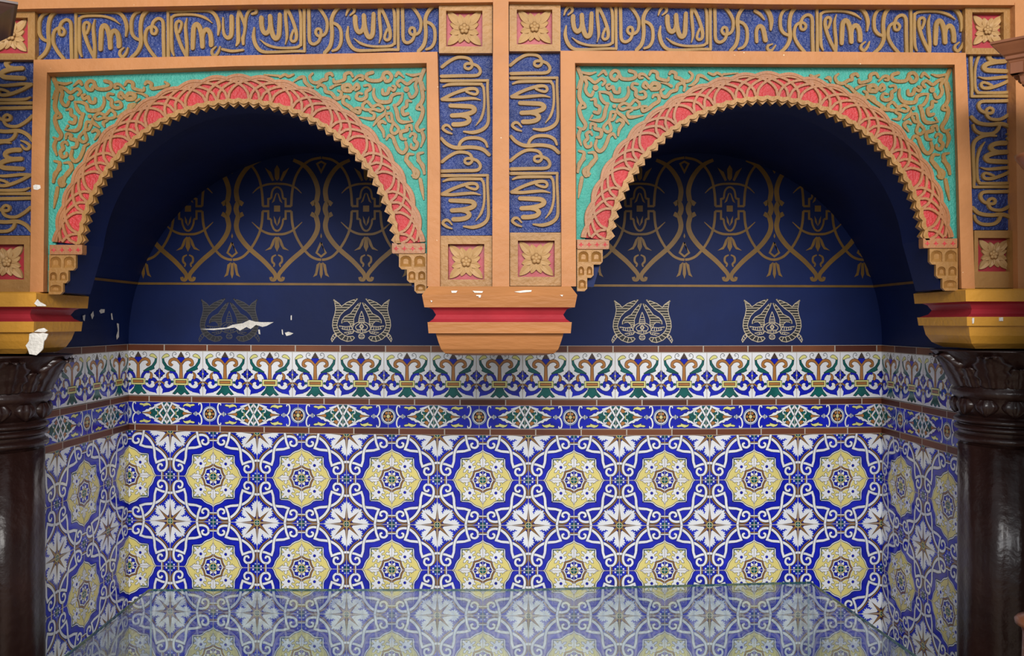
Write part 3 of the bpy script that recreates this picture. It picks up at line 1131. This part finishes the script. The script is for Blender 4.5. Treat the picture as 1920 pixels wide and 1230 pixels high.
LETTERED = []
alab = ['scalloped horseshoe arch on the left, red and gold band with turquoise spandrels',
        'scalloped horseshoe arch on the right, red and gold band with turquoise spandrels']
for k, a in enumerate(ARCH):
    cx, cy = a['c']
    base = P(cx, a['foot'], YF)
    t = thing('horseshoe_arch', alab[k], 'arch', base, 'twin horseshoe arches')
    # turquoise spandrels
    fr_ = FR[k]
    op = opening(a, 344, 344)
    x_l, x_r = fr_['n'][0][0], fr_['n'][-1][0]
    op[0] = (max(op[0][0], x_l + 3), op[0][1] - 6)
    op[-1] = (min(op[-1][0], x_r - 3), op[-1][1] - 6)
    sp_out = [(x, y) for x, y in fr_['n']]
    sp_out[0] = (sp_out[0][0], op[0][1])
    sp_out[-1] = (sp_out[-1][0], op[-1][1])
    op = [(min(max(x, x_l + 2.5), x_r - 2.5), y) for x, y in op]
    m = MB()
    plate(m, sp_out + op[::-1], [], YG, YF + 0.0255)
    spn = m.build('spandrel_panel', 'turquoise_paint', t)
    for sg in (1, -1):
        m = MB()
        crn = (fr_['n'][4] if sg > 0 else fr_['n'][2])
        dx0, dy0 = 799.0, 127.0

        def mp(x, y):
            dx = x - dx0
            return (crn[0] + dx if sg > 0 else crn[0] - dx, crn[1] + (y - dy0) + (0 if sg > 0 or k else -2))
        for lst, ox, oy, sc in ((SCA, 620, 110, 5.855), (SCB, 440, 130, 8.727), (SCC, 720, 300, 4.727)):
            for pts, wd in lst:
                q = [mp(ox + x / sc, oy + y / sc) for x, y in pts]
                q = [(x, y) for x, y in q if math.hypot(x - cx, y - cy) > 351]
                if len(q) < 2:
                    continue
                ww = wd / sc * 1.15 if np.isscalar(wd) else [v / sc * 1.15 for v in wd]
                relief(m, q, ww, YG, YG - 0.006, n=5)
        for x, y, r in DOTS:
            c = mp(620 + x / 5.855, 110 + y / 5.855)
            plate(m, ngon(r / 5.855, 12, 0, c), [], YG - 0.0075, YG)
        m.build('scrollwork', 'scroll_paint', spn)
    # red band and gold interlace
    t0 = math.asin((cy - a['spring']) / 322)
    NM = 22
    mod = (math.pi - 2 * t0) / NM
    m = MB()
    inner = [polar(a, 300, t0 + (math.pi - 2 * t0) * i / 90) for i in range(91)]
    outer = [polar(a, 346, t0 + (math.pi - 2 * t0) * i / 90) for i in range(91)]
    plate(m, outer + inner[::-1], [], YF + 0.016, YF + 0.0258)
    band = m.build('arch_band', 'red_paint', t)
    m = MB()
    for kk in range(-2, NM + 3):
        for span, hgt in ((1.5, 41.5), (2.0, 43.5)):
            if span > 1.6 and kk % 2:
                continue
            tc = t0 + mod * kk
            pts = []
            for i in range(33):
                s_ = -1 + 2 * i / 32
                ang = tc + s_ * span * mod
                if ang < t0 - 1e-6 or ang > math.pi - t0 + 1e-6:
                    continue
                pts.append(polar(a, 303 + hgt * math.sqrt(max(0, 1 - s_ * s_)), ang))
            if len(pts) > 2:
                relief(m, pts, 5.4, YF + 0.02, YF + 0.008 + (0.0008 if span > 1.6 else 0), n=1, sm=False, rnd=False)
    rim = []
    for i in range(NM * 8 + 1):
        f = i / 8
        rim.append(polar(a, 344.5 + 5.0 * abs(math.sin(math.pi * (f + .5))) , t0 + mod * f))
    relief(m, rim, 6.5, YF + 0.02, YF + 0.006, n=1, sm=False, rnd=False)
    m.build('interlace', 'gold_rib_paint', band)
    # toothed edge
    NT = 46
    m = MB()
    zig = []
    for i in range(NT * 2 + 1):
        zig.append(polar(a, 297.5 if i % 2 == 0 else 289, t0 + (math.pi - 2 * t0) * i / (NT * 2)))
    ou = [polar(a, 303, t0 + (math.pi - 2 * t0) * i / 90) for i in range(91)]
    plate(m, ou + zig[::-1], [], YF + 0.004, YF + 0.0258)
    wav = []
    for i in range(NT * 6 + 1):
        f = i / 6
        wav.append(polar(a, 300 - 4.5 * abs(math.sin(math.pi * f)) , t0 + (math.pi - 2 * t0) * i / (NT * 6)))
    wo = [polar(a, 307 - 2.5 * abs(math.sin(math.pi * i / 6)), t0 + (math.pi - 2 * t0) * i / (NT * 6)) for i in range(NT * 6 + 1)]
    plate(m, wo + wav[::-1], [], YF - 0.004, YF + 0.006)
    m.build('scalloped_edge', 'gold_trim_paint', t)
    for s in TIERS[k]:
        bracket(t, s)

# ------------------------------------------------------------------ inscriptions
MO = dict(
    a=([(290, 130), (200, 170), (140, 270), (125, 400), (140, 540), (200, 630), (290, 672)], [40, 50, 54, 54, 54, 50]),
    b=([(440, 95), (350, 200), (310, 330), (300, 500), (312, 650), (298, 780), (230, 910), (120, 1015)], [60, 64, 60, 60, 66, 62, 60, 54]),
    c=([(590, 1010), (480, 870), (402, 720), (393, 580), (425, 470), (500, 420), (570, 425), (610, 485), (582, 552), (525, 545), (508, 480),
        (522, 395), (560, 310), (640, 262), (708, 290), (733, 380), (735, 600), (745, 1000)], [56, 54, 50, 48, 46, 46, 50, 50, 52, 54, 56]),
    d1=([(828, 1000), (826, 560), (822, 120)], [56, 44, 44]),
    d2=([(822, 122), (1000, 125), (1400, 108), (1620, 120), (1735, 225), (1788, 400), (1772, 575)], [44, 46, 48, 56, 62, 60, 30]),
    e1=([(935, 965), (898, 850), (888, 600), (890, 240)], [30, 50, 52, 46]),
    e2=([(898, 245), (960, 202), (1130, 186), (1350, 195), (1530, 250), (1660, 345)], [44, 44, 42, 40, 46, 14]),
    f=([(920, 660), (985, 590)], [46, 40]),
    g=([(1165, 970), (1080, 800), (1010, 610), (975, 450), (985, 345), (1040, 312), (1080, 352), (1065, 440), (1030, 525)], [56, 54, 58, 50, 46, 44, 40]),
    h=([(1172, 985), (1182, 800), (1165, 600), (1155, 400), (1185, 258)], [60, 52, 54, 46, 16]),
    i=([(1290, 830), (1298, 600), (1312, 430), (1365, 372), (1420, 430), (1462, 600), (1475, 800)], [66, 74, 74, 78, 76, 76, 72]),
    j=([(1478, 620), (1495, 525), (1555, 470), (1612, 525), (1638, 650), (1640, 770)], [60, 70, 74, 74, 76]),
    k=([(1735, 800), (1662, 868), (1660, 935), (1715, 972), (1778, 895), (1812, 800)], [26, 44, 50, 50, 44, 26]))


def letters(m, mapf, wsc, box, skip=()):
    for key, (pts, wd) in MO.items():
        if key in skip:
            continue
        q = [mapf(60 + x / 10.1, 10 + y / 10.1) for x, y in pts]
        q = smooth_pts(q, 6)
        ws = list(np.interp(np.linspace(0, 1, len(q)), np.linspace(0, 1, len(wd)), wd)) if not np.isscalar(wd) else [wd] * len(q)
        run, rw = [], []
        runs = []
        for p, v in zip(q, ws):
            if box[0] <= p[0] <= box[1] and box[2] <= p[1] <= box[3]:
                run.append(p)
                rw.append(v / 10.1 * wsc * 1.26)
            else:
                if len(run) > 3:
                    runs.append((run, rw))
                run, rw = [], []
        if len(run) > 3:
            runs.append((run, rw))
        for r, v in runs:
            relief(m, r, v, YG, YG - 0.0085, n=1, sm=False)


def inscription(label, quad, fill):
    cx = sum(p[0] for p in quad) / len(quad)
    by = max(p[1] for p in quad)
    t = thing('inscription_panel', label, 'inscription panel', P(cx, by, YF), 'blue panels with gold Arabic lettering')
    m = MB()
    plate(m, quad, [], YG, YF + 0.0255)
    g = m.build('ground', 'blue_relief_paint', t)
    m = MB()
    fill(m)
    m.build('lettering', 'gold_letter_paint', t, label='raised gold Arabic letters')
    return t


def fwd(dx, top, bot, x0=69, s=1.0):
    return lambda x, y: (x0 + dx + (x - x0) * s, top + (y - 17) * (bot - top) / 93.0)


def rev(cc, top, bot):
    return lambda x, y: (cc - x, bot - (y - 17) * (bot - top) / 93.0)


def extra(m, lst, ox, oy, sc):
    for pts, wd in lst:
        relief(m, [(ox + x / sc, oy + y / sc) for x, y in pts], [v / sc * 1.08 for v in wd], YG, YG - 0.0085)


def top_left(m):
    letters(m, fwd(0, 18, 110), 1, (67, 822, 10, 111))
    letters(m, fwd(173, 15.5, 108), 1, (67, 822, 10, 111))
    letters(m, rev(712, 9.5, 101), 1, (67, 822, 8, 111), ('k',))
    letters(m, rev(888, 8.5, 98), 1, (67, 822, 7, 111))
    extra(m, [([(312, 370), (312, 560), (335, 720), (410, 790), (478, 730), (490, 560), (488, 345)], [36, 46, 66, 84, 90, 94, 92]),
              ([(590, 950), (628, 850), (625, 600), (622, 380), (640, 235)], [40, 84, 76, 72, 60]),
              ([(645, 225), (700, 340), (755, 480), (765, 560)], [70, 70, 74, 50]),
              ([(920, 290), (1000, 260), (1000, 190), (925, 185), (840, 250), (790, 380), (775, 560), (750, 720), (728, 800), (735, 920)], [50, 66, 64, 56, 60, 62, 60, 56, 76, 56]),
              ([(300, 1030), (500, 1068), (730, 1045)], [60, 62, 50])], 390, 0, 11.18)


def top_right(m):
    letters(m, rev(1297, 8, 96), 1, (1052, 1808, 6, 98))
    letters(m, rev(1474, 8, 97), 1, (1052, 1808, 6, 98))
    letters(m, fwd(1391, 9.5, 98), 1, (1052, 1808, 8, 99))
    letters(m, fwd(1567, 10, 99), 1, (1052, 1808, 8, 100))
    extra(m, [([(290, 110), (470, 140), (585, 270), (632, 430), (622, 620)], [50, 86, 100, 98, 50]),
              ([(290, 225), (400, 300), (485, 405)], [70, 66, 36]),
              ([(328, 870), (322, 650), (380, 545), (460, 600), (512, 840)], [70, 74, 86, 96, 100]),
              ([(655, 920), (560, 960), (565, 1040), (640, 1050), (720, 950)], [30, 60, 60, 56, 34])], 1390, 0, 11.18)


def down(xr, y0, sy=1.02, sx=1.0):
    return lambda x, y: (xr - (y - 17) * sx, y0 + (x - 184) * sy)


def up(xl, y0, sy=1.02, sx=0.93):
    return lambda x, y: (xl + (y - 17) * sx, y0 - (x - 184) * sy)


def v1(m):
    letters(m, down(919.5, 194), 1, (827, 921, 102, 440), ('a', 'b'))
    letters(m, down(919.5, 372), 1, (827, 921, 102, 440))


def v2(m):
    letters(m, down(1050, 189), 1, (957, 1052, 99, 433), ('a', 'b'))
    letters(m, down(1050, 368), 1, (957, 1052, 99, 433))


def v3(m):
    letters(m, up(1818, 137), 1, (1816, 1904, 103, 430), ('a', 'b'))
    letters(m, up(1820, 137), 1, (1816, 1904, 103, 430), ('c', 'd1', 'd2', 'e1', 'e2', 'f', 'g', 'h', 'i', 'j', 'k'))
    letters(m, up(1822, 307), 1, (1820, 1906, 103, 430))


def v0(m):
    letters(m, up(-26, 150), 1, (-34, 61, 113, 440))
    letters(m, up(-28, 320), 1, (-34, 58, 113, 440))


inscription('long horizontal blue band of gold Arabic lettering above the left arch', [(66, 17), (480, 8.5), (822, 5), (822, 98), (440, 105), (66, 113)], top_left)
inscription('long horizontal blue band of gold Arabic lettering above the right arch', [(1051, 4), (1440, 8), (1809, 9.5), (1809, 100), (1420, 97), (1051, 96)], top_right)
inscription('upright blue panel of gold Arabic lettering left of the central orange strip', [(824, 100), (924, 99), (923.5, 441), (825, 442)], v1)
inscription('upright blue panel of gold Arabic lettering right of the central orange strip', [(954, 97), (1052, 96), (1053, 435), (955, 436)], v2)
inscription('upright blue lettered panel at the right edge, below the brown carved cornice', [(1811, 100), (1903, 102), (1908, 431), (1825, 431)], v3)
inscription('upright blue lettered panel at the far left edge, beside the left arch frame', [(-38, 112), (63, 112), (57, 441), (-42, 441)], v0)


# ------------------------------------------------------------------ carved flower squares
def leaf3(m, c, ang, r0, r1, w, yb, yt, wav=0):
    ca, sa = math.cos(ang), math.sin(ang)
    L, M_, R = [], [], []
    N = 9
    for i in range(N):
        s = i / (N - 1)
        r = r0 + (r1 - r0) * s
        ww = w * (math.sin(math.pi * min(1, .12 + .88 * s)) ** 0.75) * (0.75 if s == 0 else 1)
        if i == N - 1:
            ww = w * .03
        yr = yb + (yt - yb) * (0.55 + 0.45 * math.sin(math.pi * min(1, s * 1.05)))
        for lst, tt, yy in ((L, ww / 2, yr + (yb - yr) * .15), (M_, 0, yr + (yb - yr) * 0.5), (R, -ww / 2, yr + (yb - yr) * .15)):
            lst.append(P(c[0] + r * ca - tt * sa, c[1] - (r * sa + tt * ca), yy))
    loops = [[Vector((l.x, yb, l.z)), l, q, r_, Vector((r_.x, yb, r_.z))] for l, q, r_ in zip(L, M_, R)]
    m.loft(loops, 0, cap=True, closed=False)


def rosette(label, fr, red):
    x0, x1, y0, y1 = fr
    a0, a1, b0, b1 = red
    c = ((a0 + a1) / 2, (b0 + b1) / 2)
    t = thing('rosette_panel', label, 'carved rosette', P((x0 + x1) / 2, y1, YF), 'carved flower squares at the band corners')
    m = MB()
    hole = [(a0, b0), (a1, b0), (a1, b1), (a0, b1)]
    plate(m, [(x0, y0), (x1, y0), (x1, y1), (x0, y1)], [hole], YF - 0.006, YF + 0.0255)
    m.build('frame', 'gold_trim_paint', t)
    m = MB()
    plate(m, [(a0 - .5, b0 - .5), (a1 + .5, b0 - .5), (a1 + .5, b1 + .5), (a0 - .5, b1 + .5)], [], YF + 0.018, YF + 0.025)
    m.build('red_ground', 'red_gloss_paint', t)
    R = (a1 - a0) / 2
    m = MB()
    for i in range(4):
        a = math.pi / 4 + i * math.pi / 2
        for d in (-.40, .40):
            leaf3(m, c, a - math.pi / 4 + d * .82, R * .16, R * .84, R * .40, YF + .018, YF + .006)
        leaf3(m, c, a, R * .30, R * 1.30, R * .46, YF + .018, YF + .006)
    fl_ = m.build('flower', 'flower_gold_paint', t)
    m = MB()
    for i in range(6):
        q = c if i == 5 else (c[0] + R * .17 * math.cos(math.pi / 2 + i * 2 * math.pi / 5), c[1] - R * .17 * math.sin(math.pi / 2 + i * 2 * math.pi / 5))
        rr = R * .115
        loops = []
        for s, h in ((1.25, 0), (1, .006), (.6, .0095), (.15, .0105)):
            loops.append([P(q[0] + rr * s * math.cos(2 * math.pi * j / 10), q[1] + rr * s * math.sin(2 * math.pi * j / 10), YF + .009 - h) for j in range(10)])
        m.loft(loops)
    m.build('flower_heart', 'flower_gold_paint', fl_, smooth=True)


rosette('carved gold flower square above the central strip, at the right end of the left band', (823, 923, 7, 99.5), (836.5, 904.5, 20, 87))
rosette('carved gold flower square at the top, at the left end of the right band', (955, 1051, 5, 96), (969, 1035.5, 18, 83))
rosette('carved gold flower square at the top left, partly behind the dark wooden cornice', (-32, 65.5, 20, 112), (-13, 52, 33, 100))
rosette('carved gold flower square at the top right, its corner behind the brown wooden cornice', (1810, 1902.5, 10.5, 101.5), (1823, 1882, 23, 90))
rosette('carved gold flower square on top of the central ledge, left of the orange strip', (826, 922.5, 442, 537), (840, 908, 457.5, 524))
rosette('carved gold flower square on top of the central ledge, right of the orange strip', (956, 1053, 436, 536), (971, 1040, 451, 519))
rosette('carved gold flower square on top of the left yellow ledge', (-42, 56, 442, 547), (-21, 45, 458, 524))
rosette('carved gold flower square on top of the right yellow ledge', (1827, 1908, 432, 540), (1834, 1894, 446, 509))


# ------------------------------------------------------------------ imposts
def rect(x0, x1, y0, y1, z):
    return [Vector((x0, y0, z)), Vector((x1, y0, z)), Vector((x1, y1, z)), Vector((x0, y1, z))]


def impost(label, cx, half, levels, mats_, wear, pyf=2.70, yb=3.045):
    zb = ZC - (levels[-1][-1][2] - CY) / F * pyf
    t = thing('impost_block', label, 'corbel', (cx, 2.87, zb), 'moulded ledges under the arches')
    parts = {}
    for nm, mt, lv in zip(('top_slab', 'cove', 'lower_slab', 'bowl'), mats_, levels):
        m = MB()
        loops = []
        for (ix, iy, py) in lv:
            z = ZC - (py - CY) / F * pyf
            loops.append(rect(cx - half + ix, cx + half - ix, pyf + iy, yb - iy, z))
        m.loft(loops)
        parts[nm] = m.build(nm, mt, t)
    for nm, polys in wear:
        for yy, pts in polys:
            m = MB()
            plate(m, pts, [], yy, yy + 0.004)
            m.build('bare_patch', 'bare_plaster', parts[nm], label='white plaster showing where the paint has chipped off')
    return t


k585 = 1 / (F / 2.70)
cov = [(.0, .0), (.014, .3), (.020, .5), (.014, .72), (.004, 1)]


def lev(top, slab, y, cove_in, low_in, bowl):
    return [[(top, top, y[0]), (0.001, 0.001, y[1]), (slab, slab, y[2])],
            [(cove_in, cove_in, y[2]), (cove_in + .012, cove_in + .012, y[2] + 4), (cove_in + .022, cove_in + .022, (y[2] + y[3]) / 2), (cove_in + .014, cove_in + .014, y[3] - 6), (low_in + .004, low_in + .004, y[3])],
            [(low_in, low_in, y[3]), (low_in + .003, low_in + .003, y[4])],
            [(low_in + b[0], low_in + b[0], b[1]) for b in bowl]]


cw = (1083 - 790.5) / 2 * k585
ccx = ((1083 + 790.5) / 2 - CX) * k585
impost('orange ledge hanging without a column between the two arches', ccx, cw,
       lev(.020, .008, (536.5, 553, 576), .020, .017, (604, 625),
           ) if False else lev(.020, .008, (536.5, 553, 576, 604, 625), .020, .017,
                               [(.024, 625), (.032, 642), (.040, 656), (.052, 664), (.085, 668.5)]),
       ['ledge_orange_paint', 'red_gloss_paint', 'ledge_orange_paint', 'ledge_orange_paint'],
       [('top_slab', [(2.6985, [(893, 553), (902, 553), (901, 558), (898, 558), (897, 555), (893, 555)]), (2.6985, [(807, 563), (811, 564), (809, 567)]),
                      (2.703, [(846, 545), (858, 545), (855, 549), (847, 549)]), (2.703, [(886, 545), (906, 546), (904, 549), (890, 549)]),
                      (2.703, [(964, 547), (985, 544), (997, 544), (996, 547), (975, 549)]), (2.6985, [(1050, 553), (1056, 553), (1054, 556)])])])
sx = 1.70
impost('yellow and red ledge on top of the left column, paint chipped at its corner', -sx, .235,
       lev(.012, .004, (547, 550, 575, 603, 623), .022, .016, [(.018, 623), (.026, 640), (.038, 655), (.06, 665)]),
       ['yellow_ochre_paint', 'red_gloss_paint', 'yellow_ochre_paint', 'yellow_ochre_paint'],
       [('bowl', [(2.716, [(55, 626), (62, 624), (72, 625), (80, 624), (90, 626), (86, 636), (82, 640), (80, 655), (75, 660), (68, 666), (55, 664), (52, 655), (48, 648), (54, 640)])]),
        ('top_slab', [(2.699, [(64, 569), (70, 561), (74, 566), (84, 571), (86, 574), (70, 574)])]),
        ('lower_slab', [(2.713, [(64, 622), (72, 617), (82, 615), (89, 620), (84, 623)])])])
impost('yellow and red ledge on top of the right column, its inner side face showing', sx - .018, .237,
       lev(.012, .004, (541, 544, 565, 594, 611), .022, .010, [(.014, 611), (.020, 630), (.034, 645), (.06, 655)]),
       ['yellow_ochre_paint', 'red_gloss_paint', 'yellow_ochre_paint', 'yellow_ochre_paint'],
       [('lower_slab', [(2.707, [(1874, 595), (1881, 595), (1881, 602), (1874, 602)]), (2.707, [(1823, 596), (1827, 596), (1826, 606), (1824, 607)])])])


# ------------------------------------------------------------------ columns
def ring(r, z, n=48, fl=0.0, nf=16):
    o = []
    for i in range(n):
        a = 2 * math.pi * i / n
        rr = r - fl * (0.5 + 0.5 * math.cos(a * nf))
        o.append(Vector((rr * math.cos(a), rr * math.sin(a), z)))
    return o


def zpx(py):
    return ZC - (py - CY) / F * 2.87


def column(label, cx, dy):
    t = thing('column', label, 'column', (cx, 2.87, 0), 'pair of brown columns carrying the outer ledges')
    off = Vector((cx, 2.87, 0))

    def bld(prof, name, parent, fl=0, n=64, nf=12):
        m = MB()
        m.loft([[p + off for p in ring(r, z, n, fl, nf)] for r, z in prof])
        return m.build(name, 'column_brown', parent, smooth=True)
    z = lambda py: zpx(py + dy)
    bld([(.155, z(842)), (.156, z(1100)), (.158, .35)], 'shaft', t, fl=0.005, n=192)
    m = MB()
    m.box((cx - .2, 2.67, 0), (cx + .2, 3.025, .18))
    m.loft([[p + off for p in ring(r, zz, 48)] for r, zz in ((.172, .18), (.172, .21), (.16, .24), (.17, .28), (.165, .33), (.158, .35))])
    m.build('base', 'column_brown', t)
    for a, b in ((790, 803), (804, 817), (822, 838)):
        pr = []
        for i in range(9):
            q = i / 8
            pr.append((.148 + .017 * math.sin(math.pi * q) ** .7, z(b) + (z(a) - z(b)) * q))
        bld(pr, 'neck_ring', t)
    bld([(.150, z(842)), (.150, z(785))], 'neck', t)
    pr = [(.150, z(787)), (.158, z(765)), (.160, z(755)), (.168, z(752)), (.175, z(746)), (.173, z(739)), (.166, z(735)), (.170, z(720)), (.186, z(700)), (.21, z(680)), (.235, z(668)), (.238, z(666))]
    cap = bld(pr, 'capital', t)

    def prof_r(zz):
        zs = [p[1] for p in pr]
        return float(np.interp(zz, zs, [p[0] for p in pr]))

    def leaf_mesh(z0, z1, half, bulge, tip, lobes):
        m = MB()
        NS, NT_ = 12, 12
        vs = []
        for i in range(NT_ + 1):
            s = i / NT_
            zz = z0 + (z1 - z0) * s
            wd = half * (math.sin(math.pi * (.18 + .80 * s)) ** .6) * (1 + .16 * math.sin(s * math.pi * lobes))
            for j in range(NS + 1):
                q = -1 + 2 * j / NS
                r = prof_r(zz) + bulge * (1 - abs(q) ** 3) * (0.35 + .65 * math.sin(math.pi * min(1, s * .93)))
                r += bulge * .45 * math.cos(q * math.pi * 3) * (1 - abs(q)) * .6
                r += tip * max(0, s - .72) / .28 * (1 - q * q)
                if abs(q) == 1:
                    r = prof_r(zz) - .004
                if i == NT_:
                    r -= tip * .5 * (1 - q * q) + .004
                a = q * wd
                vs.append(Vector((r * math.cos(a), r * math.sin(a), zz - (tip * .8 * (1 - q * q) if i == NT_ else 0))))
        fs = []
        for i in range(NT_):
            for j in range(NS):
                p = i * (NS + 1) + j
                fs.append((p, p + 1, p + NS + 2, p + NS + 1))
        m.add(vs, fs)
        return m

    def ringof(name, m, n, ph):
        me = bpy.data.meshes.new(name)
        me.from_pydata([tuple(v) for v in m.v], [], m.f)
        me.materials.append(MATS['column_brown'])
        me.polygons.foreach_set('use_smooth', [True] * len(me.polygons))
        for i in range(n):
            o = bpy.data.objects.new(name, me)
            C.objects.link(o)
            o.parent = cap
            o.rotation_euler = (0, 0, ph + 2 * math.pi * i / n)
    ringof('acanthus_leaf', leaf_mesh(z(733), z(670), .34, .020, .022, 7), 8, -math.pi / 2)
    ringof('acanthus_leaf', leaf_mesh(z(733), z(694), .22, .012, .014, 5), 8, -math.pi / 2 + math.pi / 8)
    m = leaf_mesh(z(756), z(784), .225, .017, .004, 1)
    ringof('drooping_petal', m, 12, -math.pi / 2 + .1)
    return t


column('dark brown glossy column at the left edge, under the chipped yellow ledge', -sx, 0)
column('dark brown glossy column at the right edge, under the intact yellow ledge', sx - .018, -10)

# ------------------------------------------------------------------ glass case
ZT = ZC - 500 / F * 3.62
bl = Vector((-665 / F * 3.62, 3.62, 0))
mk = Vector((30 / F * 3.62, 3.62, 0))
yr = (ZC - ZT) * F / 486
brr = Vector(((1519 - CX) / F * yr, yr, 0))
fl0 = Vector((-1.47, 2.68, 0))
fr0 = Vector((1.40, 2.68, 0))
case = thing('glass_display_case', 'low glass display case with bare top standing in front of the tiled back wall', 'display case', (0, 3.0, 0))
base_z = 0.42


def slab(pts, z0, z1, name, mt, parent):
    m = MB()
    m.loft([[Vector((p.x, p.y, z0)) for p in pts], [Vector((p.x, p.y, z1)) for p in pts]])
    return m.build(name, mt, parent)


outline = [fl0, fr0, brr, mk, bl]
slab(outline, ZT - 0.008, ZT, 'top_pane', 'clear_glass', case)


def wallpane(a, b, name):
    d = (b - a).normalized()
    n = Vector((-d.y, d.x, 0)) * 0.006
    q = [a + d * .012 + n * .6, b - d * .012 + n * .6, b - d * .012 + n * 1.6, a + d * .012 + n * 1.6]
    return slab(q, base_z, ZT - 0.009, name, 'clear_glass', case)


wallpane(fl0, fr0, 'front_pane')
wallpane(fr0, brr, 'side_pane')
wallpane(brr, mk, 'back_pane')
wallpane(mk, bl, 'back_pane')
wallpane(bl, fl0, 'side_pane')
m = MB()
for i in range(5):
    a, b = outline[i], outline[(i + 1) % 5]
    d = (b - a).normalized()
    n = Vector((d.y, -d.x, 0)) * 0.004
    m.loft([[Vector((p.x, p.y, z)) for p in (a, b, b + n, a + n)] for z in (ZT - 0.0085, ZT + 0.0005)])
m.build('polished_edge', 'glass_edge_green', case, label='greenish cut edge of the glass top')
for p in (bl, brr):
    m = MB()
    m.box((p.x - .003 + (.012 if p.x < 0 else -.012), p.y - .016, base_z), (p.x + .003 + (.012 if p.x < 0 else -.012), p.y - .010, ZT - .009))
    m.build('corner_seam', 'glass_seam', case)
m = MB()
m.loft([[Vector((p.x * .985, p.y + (.01 if p.y < 3 else -.01), z)) for p in outline] for z in (0.0, base_z)])
m.build('base', 'dark_wood', case)


# ------------------------------------------------------------------ wooden cabinets at the frame's edges
def cabinet(label, loc, rot, sgn, mt, zt, taper=1.0):
    """local axes: the visible corner is at the origin, the body runs away along +x*sgn and +y"""
    t = tag(empty('wooden_cabinet', loc), label, 'cabinet', 'carved wooden cabinets either side of the arches')
    t.rotation_euler = (0, 0, rot)
    ORG[t.name] = Vector((0, 0, 0))
    W_, D_ = .5, .30

    def bx(m, x0, x1, y0, y1, z0, z1):
        m.box((min(x0 * sgn, x1 * sgn), y0, z0), (max(x0 * sgn, x1 * sgn), y1, z1))
    m = MB()
    bx(m, .13 * taper, W_, .12, D_ - .02, 0.10, zt - .104)
    m.build('body', mt, t)
    m = MB()
    prof = [(.064, zt - .112), (.060, zt - .104), (.058, zt - .09), (.036, zt - .052), (.036, zt - .050), (.030, zt - .046), (.030, zt - .038),
            (.024, zt - .034), (.018, zt - .026), (.008, zt - .014), (.004, zt - .008), (0, zt - .006), (0, zt), (.02, zt + .004)]
    loops = []
    for ins, z in prof:
        loops.append([Vector((x * sgn, y, z)) for x, y in ((ins * taper, ins), (W_, ins), (W_, D_), (ins * taper, D_))])
    m.loft(loops)
    cn = m.build('cornice', mt, t)
    for i in range(9):
        m = MB()
        x = .040 * taper + i * .048
        bx(m, x, x + .030, .038, .060, zt - .084, zt - .053)
        m.build('dentil', mt, cn)
    for i in range(4):
        m = MB()
        y = .044 + i * .048
        bx(m, .038 * taper, .060 * taper, y, y + .030, zt - .084, zt - .053)
        m.build('dentil', mt, cn)
    rv = Vector((math.cos(-rot), math.sin(-rot)))
    dx, dy = .182 * sgn, .07
    lx = dx * math.cos(rot) + dy * math.sin(rot)
    ly = -dx * math.sin(rot) + dy * math.cos(rot)
    m = MB()
    z1 = ZC + (605 - 297) / F * 2.36
    z2 = ZC + (605 - 1170) / F * 2.36
    pr = [(.05, .10), (.05, .9), (.046, z2 - .03), (.050, z2 - .015), (.064, z2 - .008), (.066, z2 + .004), (.058, z2 + .012), (.036, z2 + .022),
          (.034, z1 - .03), (.046, z1 - .022), (.054, z1 - .010), (.064, z1 + .004), (.066, z1 + .014), (.04, z1 + .022), (.036, z1 + .035), (.036, zt - .105)]
    m.loft([[Vector((lx + r * math.cos(2 * math.pi * i / 24), ly + r * math.sin(2 * math.pi * i / 24), z)) for i in range(24)] for r, z in pr])
    m.build('colonnette', mt, t, smooth=True)
    m = MB()
    bx(m, .06, W_, .03, D_, 0, .10)
    m.build('plinth', mt, t)
    return t


pc = P(1856, 79, 2.30)
cabinet('brown wooden cabinet at the right edge, carved cornice overlapping the inscription band', (pc.x, pc.y, 0), math.radians(-42), 1, 'brown_wood', pc.z)
pc = P(34, 4, 2.30)
cabinet('dark wooden cabinet at the top left edge, only a cornice corner in view', (pc.x, pc.y, 0), math.radians(32), -1, 'dark_wood', pc.z, 1.7)
